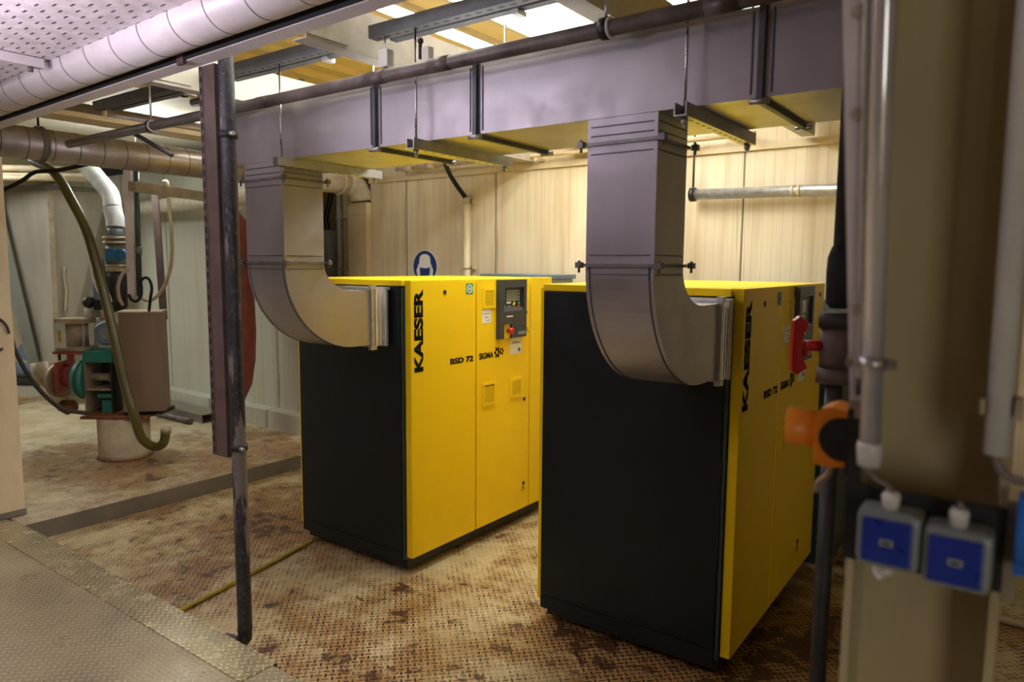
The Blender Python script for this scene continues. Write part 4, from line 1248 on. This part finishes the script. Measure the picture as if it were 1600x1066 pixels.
L('support_leg', MB().quadbox([(-.10, -.42, .36), (.06, -.40, .36), (.06, -.38, .36), (-.10, -.40, .36)], [(-.45, -.20, 2.46), (-.27, -.18, 2.46), (-.27, -.16, 2.46), (-.45, -.18, 2.46)]) if False else MB().quadbox([(-.42, -.02, .40), (-.24, -.10, .40), (-.24, -.08, .40), (-.42, .0, .40)], [(-.88, .0, 2.49), (-.64, -.05, 2.49), (-.64, -.03, 2.49), (-.88, .02, 2.49)]), 'hopper_dark', t)
L('outlet', MB().loft([((-.10, .0, .02), .10), ((-.10, .0, .14), .10), ((-.12, .0, .238), .14)], 20), 'tan_metal', t)
L('level_rod', MB().tube([(.20, -.22, 1.62), (.19, -.22, 1.5), (.205, -.22, 1.36), (.19, -.22, 1.24), (.18, -.22, 1.12)], .016, 8), 'tan_metal', t)
t = thing('cream_beam', 'cream beam with pipes running above the grey hopper', 'beam', HF, YW)
L('beam', MB().box(-.9, .75, -.42, -.36, 2.575, 2.66), 'cream_paint', t)
L('upper_pipe', MB().cyl((-.9, -.39, 2.72), (.75, -.39, 2.70), .035, seg=16), 'cream_paint', t)
L('lower_pipe', MB().cyl((-.9, -.47, 2.61), (.75, -.47, 2.585), .030, seg=16), 'cream_paint', t)
t = thing('flanged_pipe', 'blue grey flanged pipe lying behind the grey hopper, its round end facing out', 'pipe', HF, YW)
L('run', MB().cyl((-.86, .66, .54), (-.60, 1.0, .50), .085, seg=20), 'flange_blue', t)
L('flange', MB().ring((-.868, .65, .54), (-.26, .34, -.04), .045, .125, .03, 24), 'flange_blue', t)
t = thing('flanged_pipe', 'blue grey flanged pipe lying lowest beside the beige panel column at far left', 'pipe', HF, YW)
L('run', MB().cyl((-1.05, .58, .30), (-.45, .62, .30), .10, seg=20), 'flange_blue', t)
L('flange', MB().ring((-1.07, .58, .30), (1, .06, 0), .05, .14, .03, 24), 'flange_blue', t)
t = thing('pallet', 'low greenish pallet with a dark top under the blue grey flanged pipes', 'pallet', HF, YW)
L('deck', MB().box(-1.15, .02, .42, .85, .135, .16), 'black', t)
L('skirt', MB().box(-1.13, .0, .43, .83, .001, .134), 'wall_green', t)

tag(obj('beige_beam', MB().quadbox([(-6.03, 2.93, 2.38), (-5.97, 2.96, 2.38), (-6.42, 4.02, 2.38), (-6.48, 3.99, 2.38)], [(-6.03, 2.93, 2.46), (-5.97, 2.96, 2.46), (-6.42, 4.02, 2.46), (-6.48, 3.99, 2.46)]), 'tan_metal'), 'beige beam above the pump, ending behind the slotted post', 'beam')
t = thing('lagged_pipe', 'beige lagged pipe running level along the greenish wall', 'pipe', (-7.3, 4.25, 2.35))
obj('run', MB().cyl((-8.4, 4.25, 2.43), (-5.8, 4.25, 2.46), .078, seg=24), 'lagging', t)
obj('end_sleeve', MB().cyl((-8.62, 4.25, 2.43), (-8.401, 4.25, 2.43), .070, seg=24), 'lagging', t)
obj('wall_bracket', MB().box(-6.9, -6.86, 4.31, 4.499, 2.36, 2.40).box(-6.9, -6.86, 4.2, 4.315, 2.335, 2.365), 'lagging', t)
obj('joint_band', MB().ring((-7.95, 4.25, 2.4352), (1, 0, 0), .077, .083, .03, 24), 'lagging', t)
t = thing('red_tank', 'dark red rounded tank half hidden behind the tall black pole', 'tank', (-6.33, 4.05, .115))
obj('shell', MB().loft([((-6.33, 4.05, .42), .02), ((-6.33, 4.05, .46), .07), ((-6.33, 4.05, .60), .135), ((-6.33, 4.05, .85), .175), ((-6.33, 4.05, 1.15), .19), ((-6.33, 4.05, 1.6), .18), ((-6.33, 4.05, 2.2), .15), ((-6.33, 4.05, 2.30), .06)], 32), 'tank_red', t)
obj('stand', MB().cyl((-6.33, 4.05, .116), (-6.33, 4.05, .42), .045, seg=14), 'black', t)
t = thing('floor_channel', 'open steel channel lying on the raised floor beside the wall plinth', 'channel', (-7.4, 3.95, .116))
obj('channel', MB().box(-8.1, -7.0, 4.05, 4.30, .20, .206).box(-8.1, -7.0, 4.294, 4.30, .116, .1995).box(-8.1, -7.0, 4.05, 4.056, .116, .1995), 'kerb_grey', t)
obj('inner_pipe', MB().cyl((-8.1, 3.95, .150), (-7.05, 3.95, .150), .033, seg=16), 'grey_pipe', t)

t = thing('hidden_fill_tube', 'added fill tube hidden behind the brown spiral duct, above the pump', 'lamp', (-7.1, 3.5, 2.72))  # added light out of sight, brightening the left ceiling and wall
obj('housing', MB().box(-7.3, -6.3, 3.52, 3.56, 2.70, 2.74), 'pale_plastic', t)
obj('tube', MB().cyl((-7.25, 3.49, 2.735), (-6.35, 3.49, 2.735), .018, seg=12), 'fill_tube_glow', t)
obj('hanger', MB().cyl((-7.1, 3.54, 2.741), (-7.1, 3.54, 3.119), .006, seg=8), 'zinc', t)
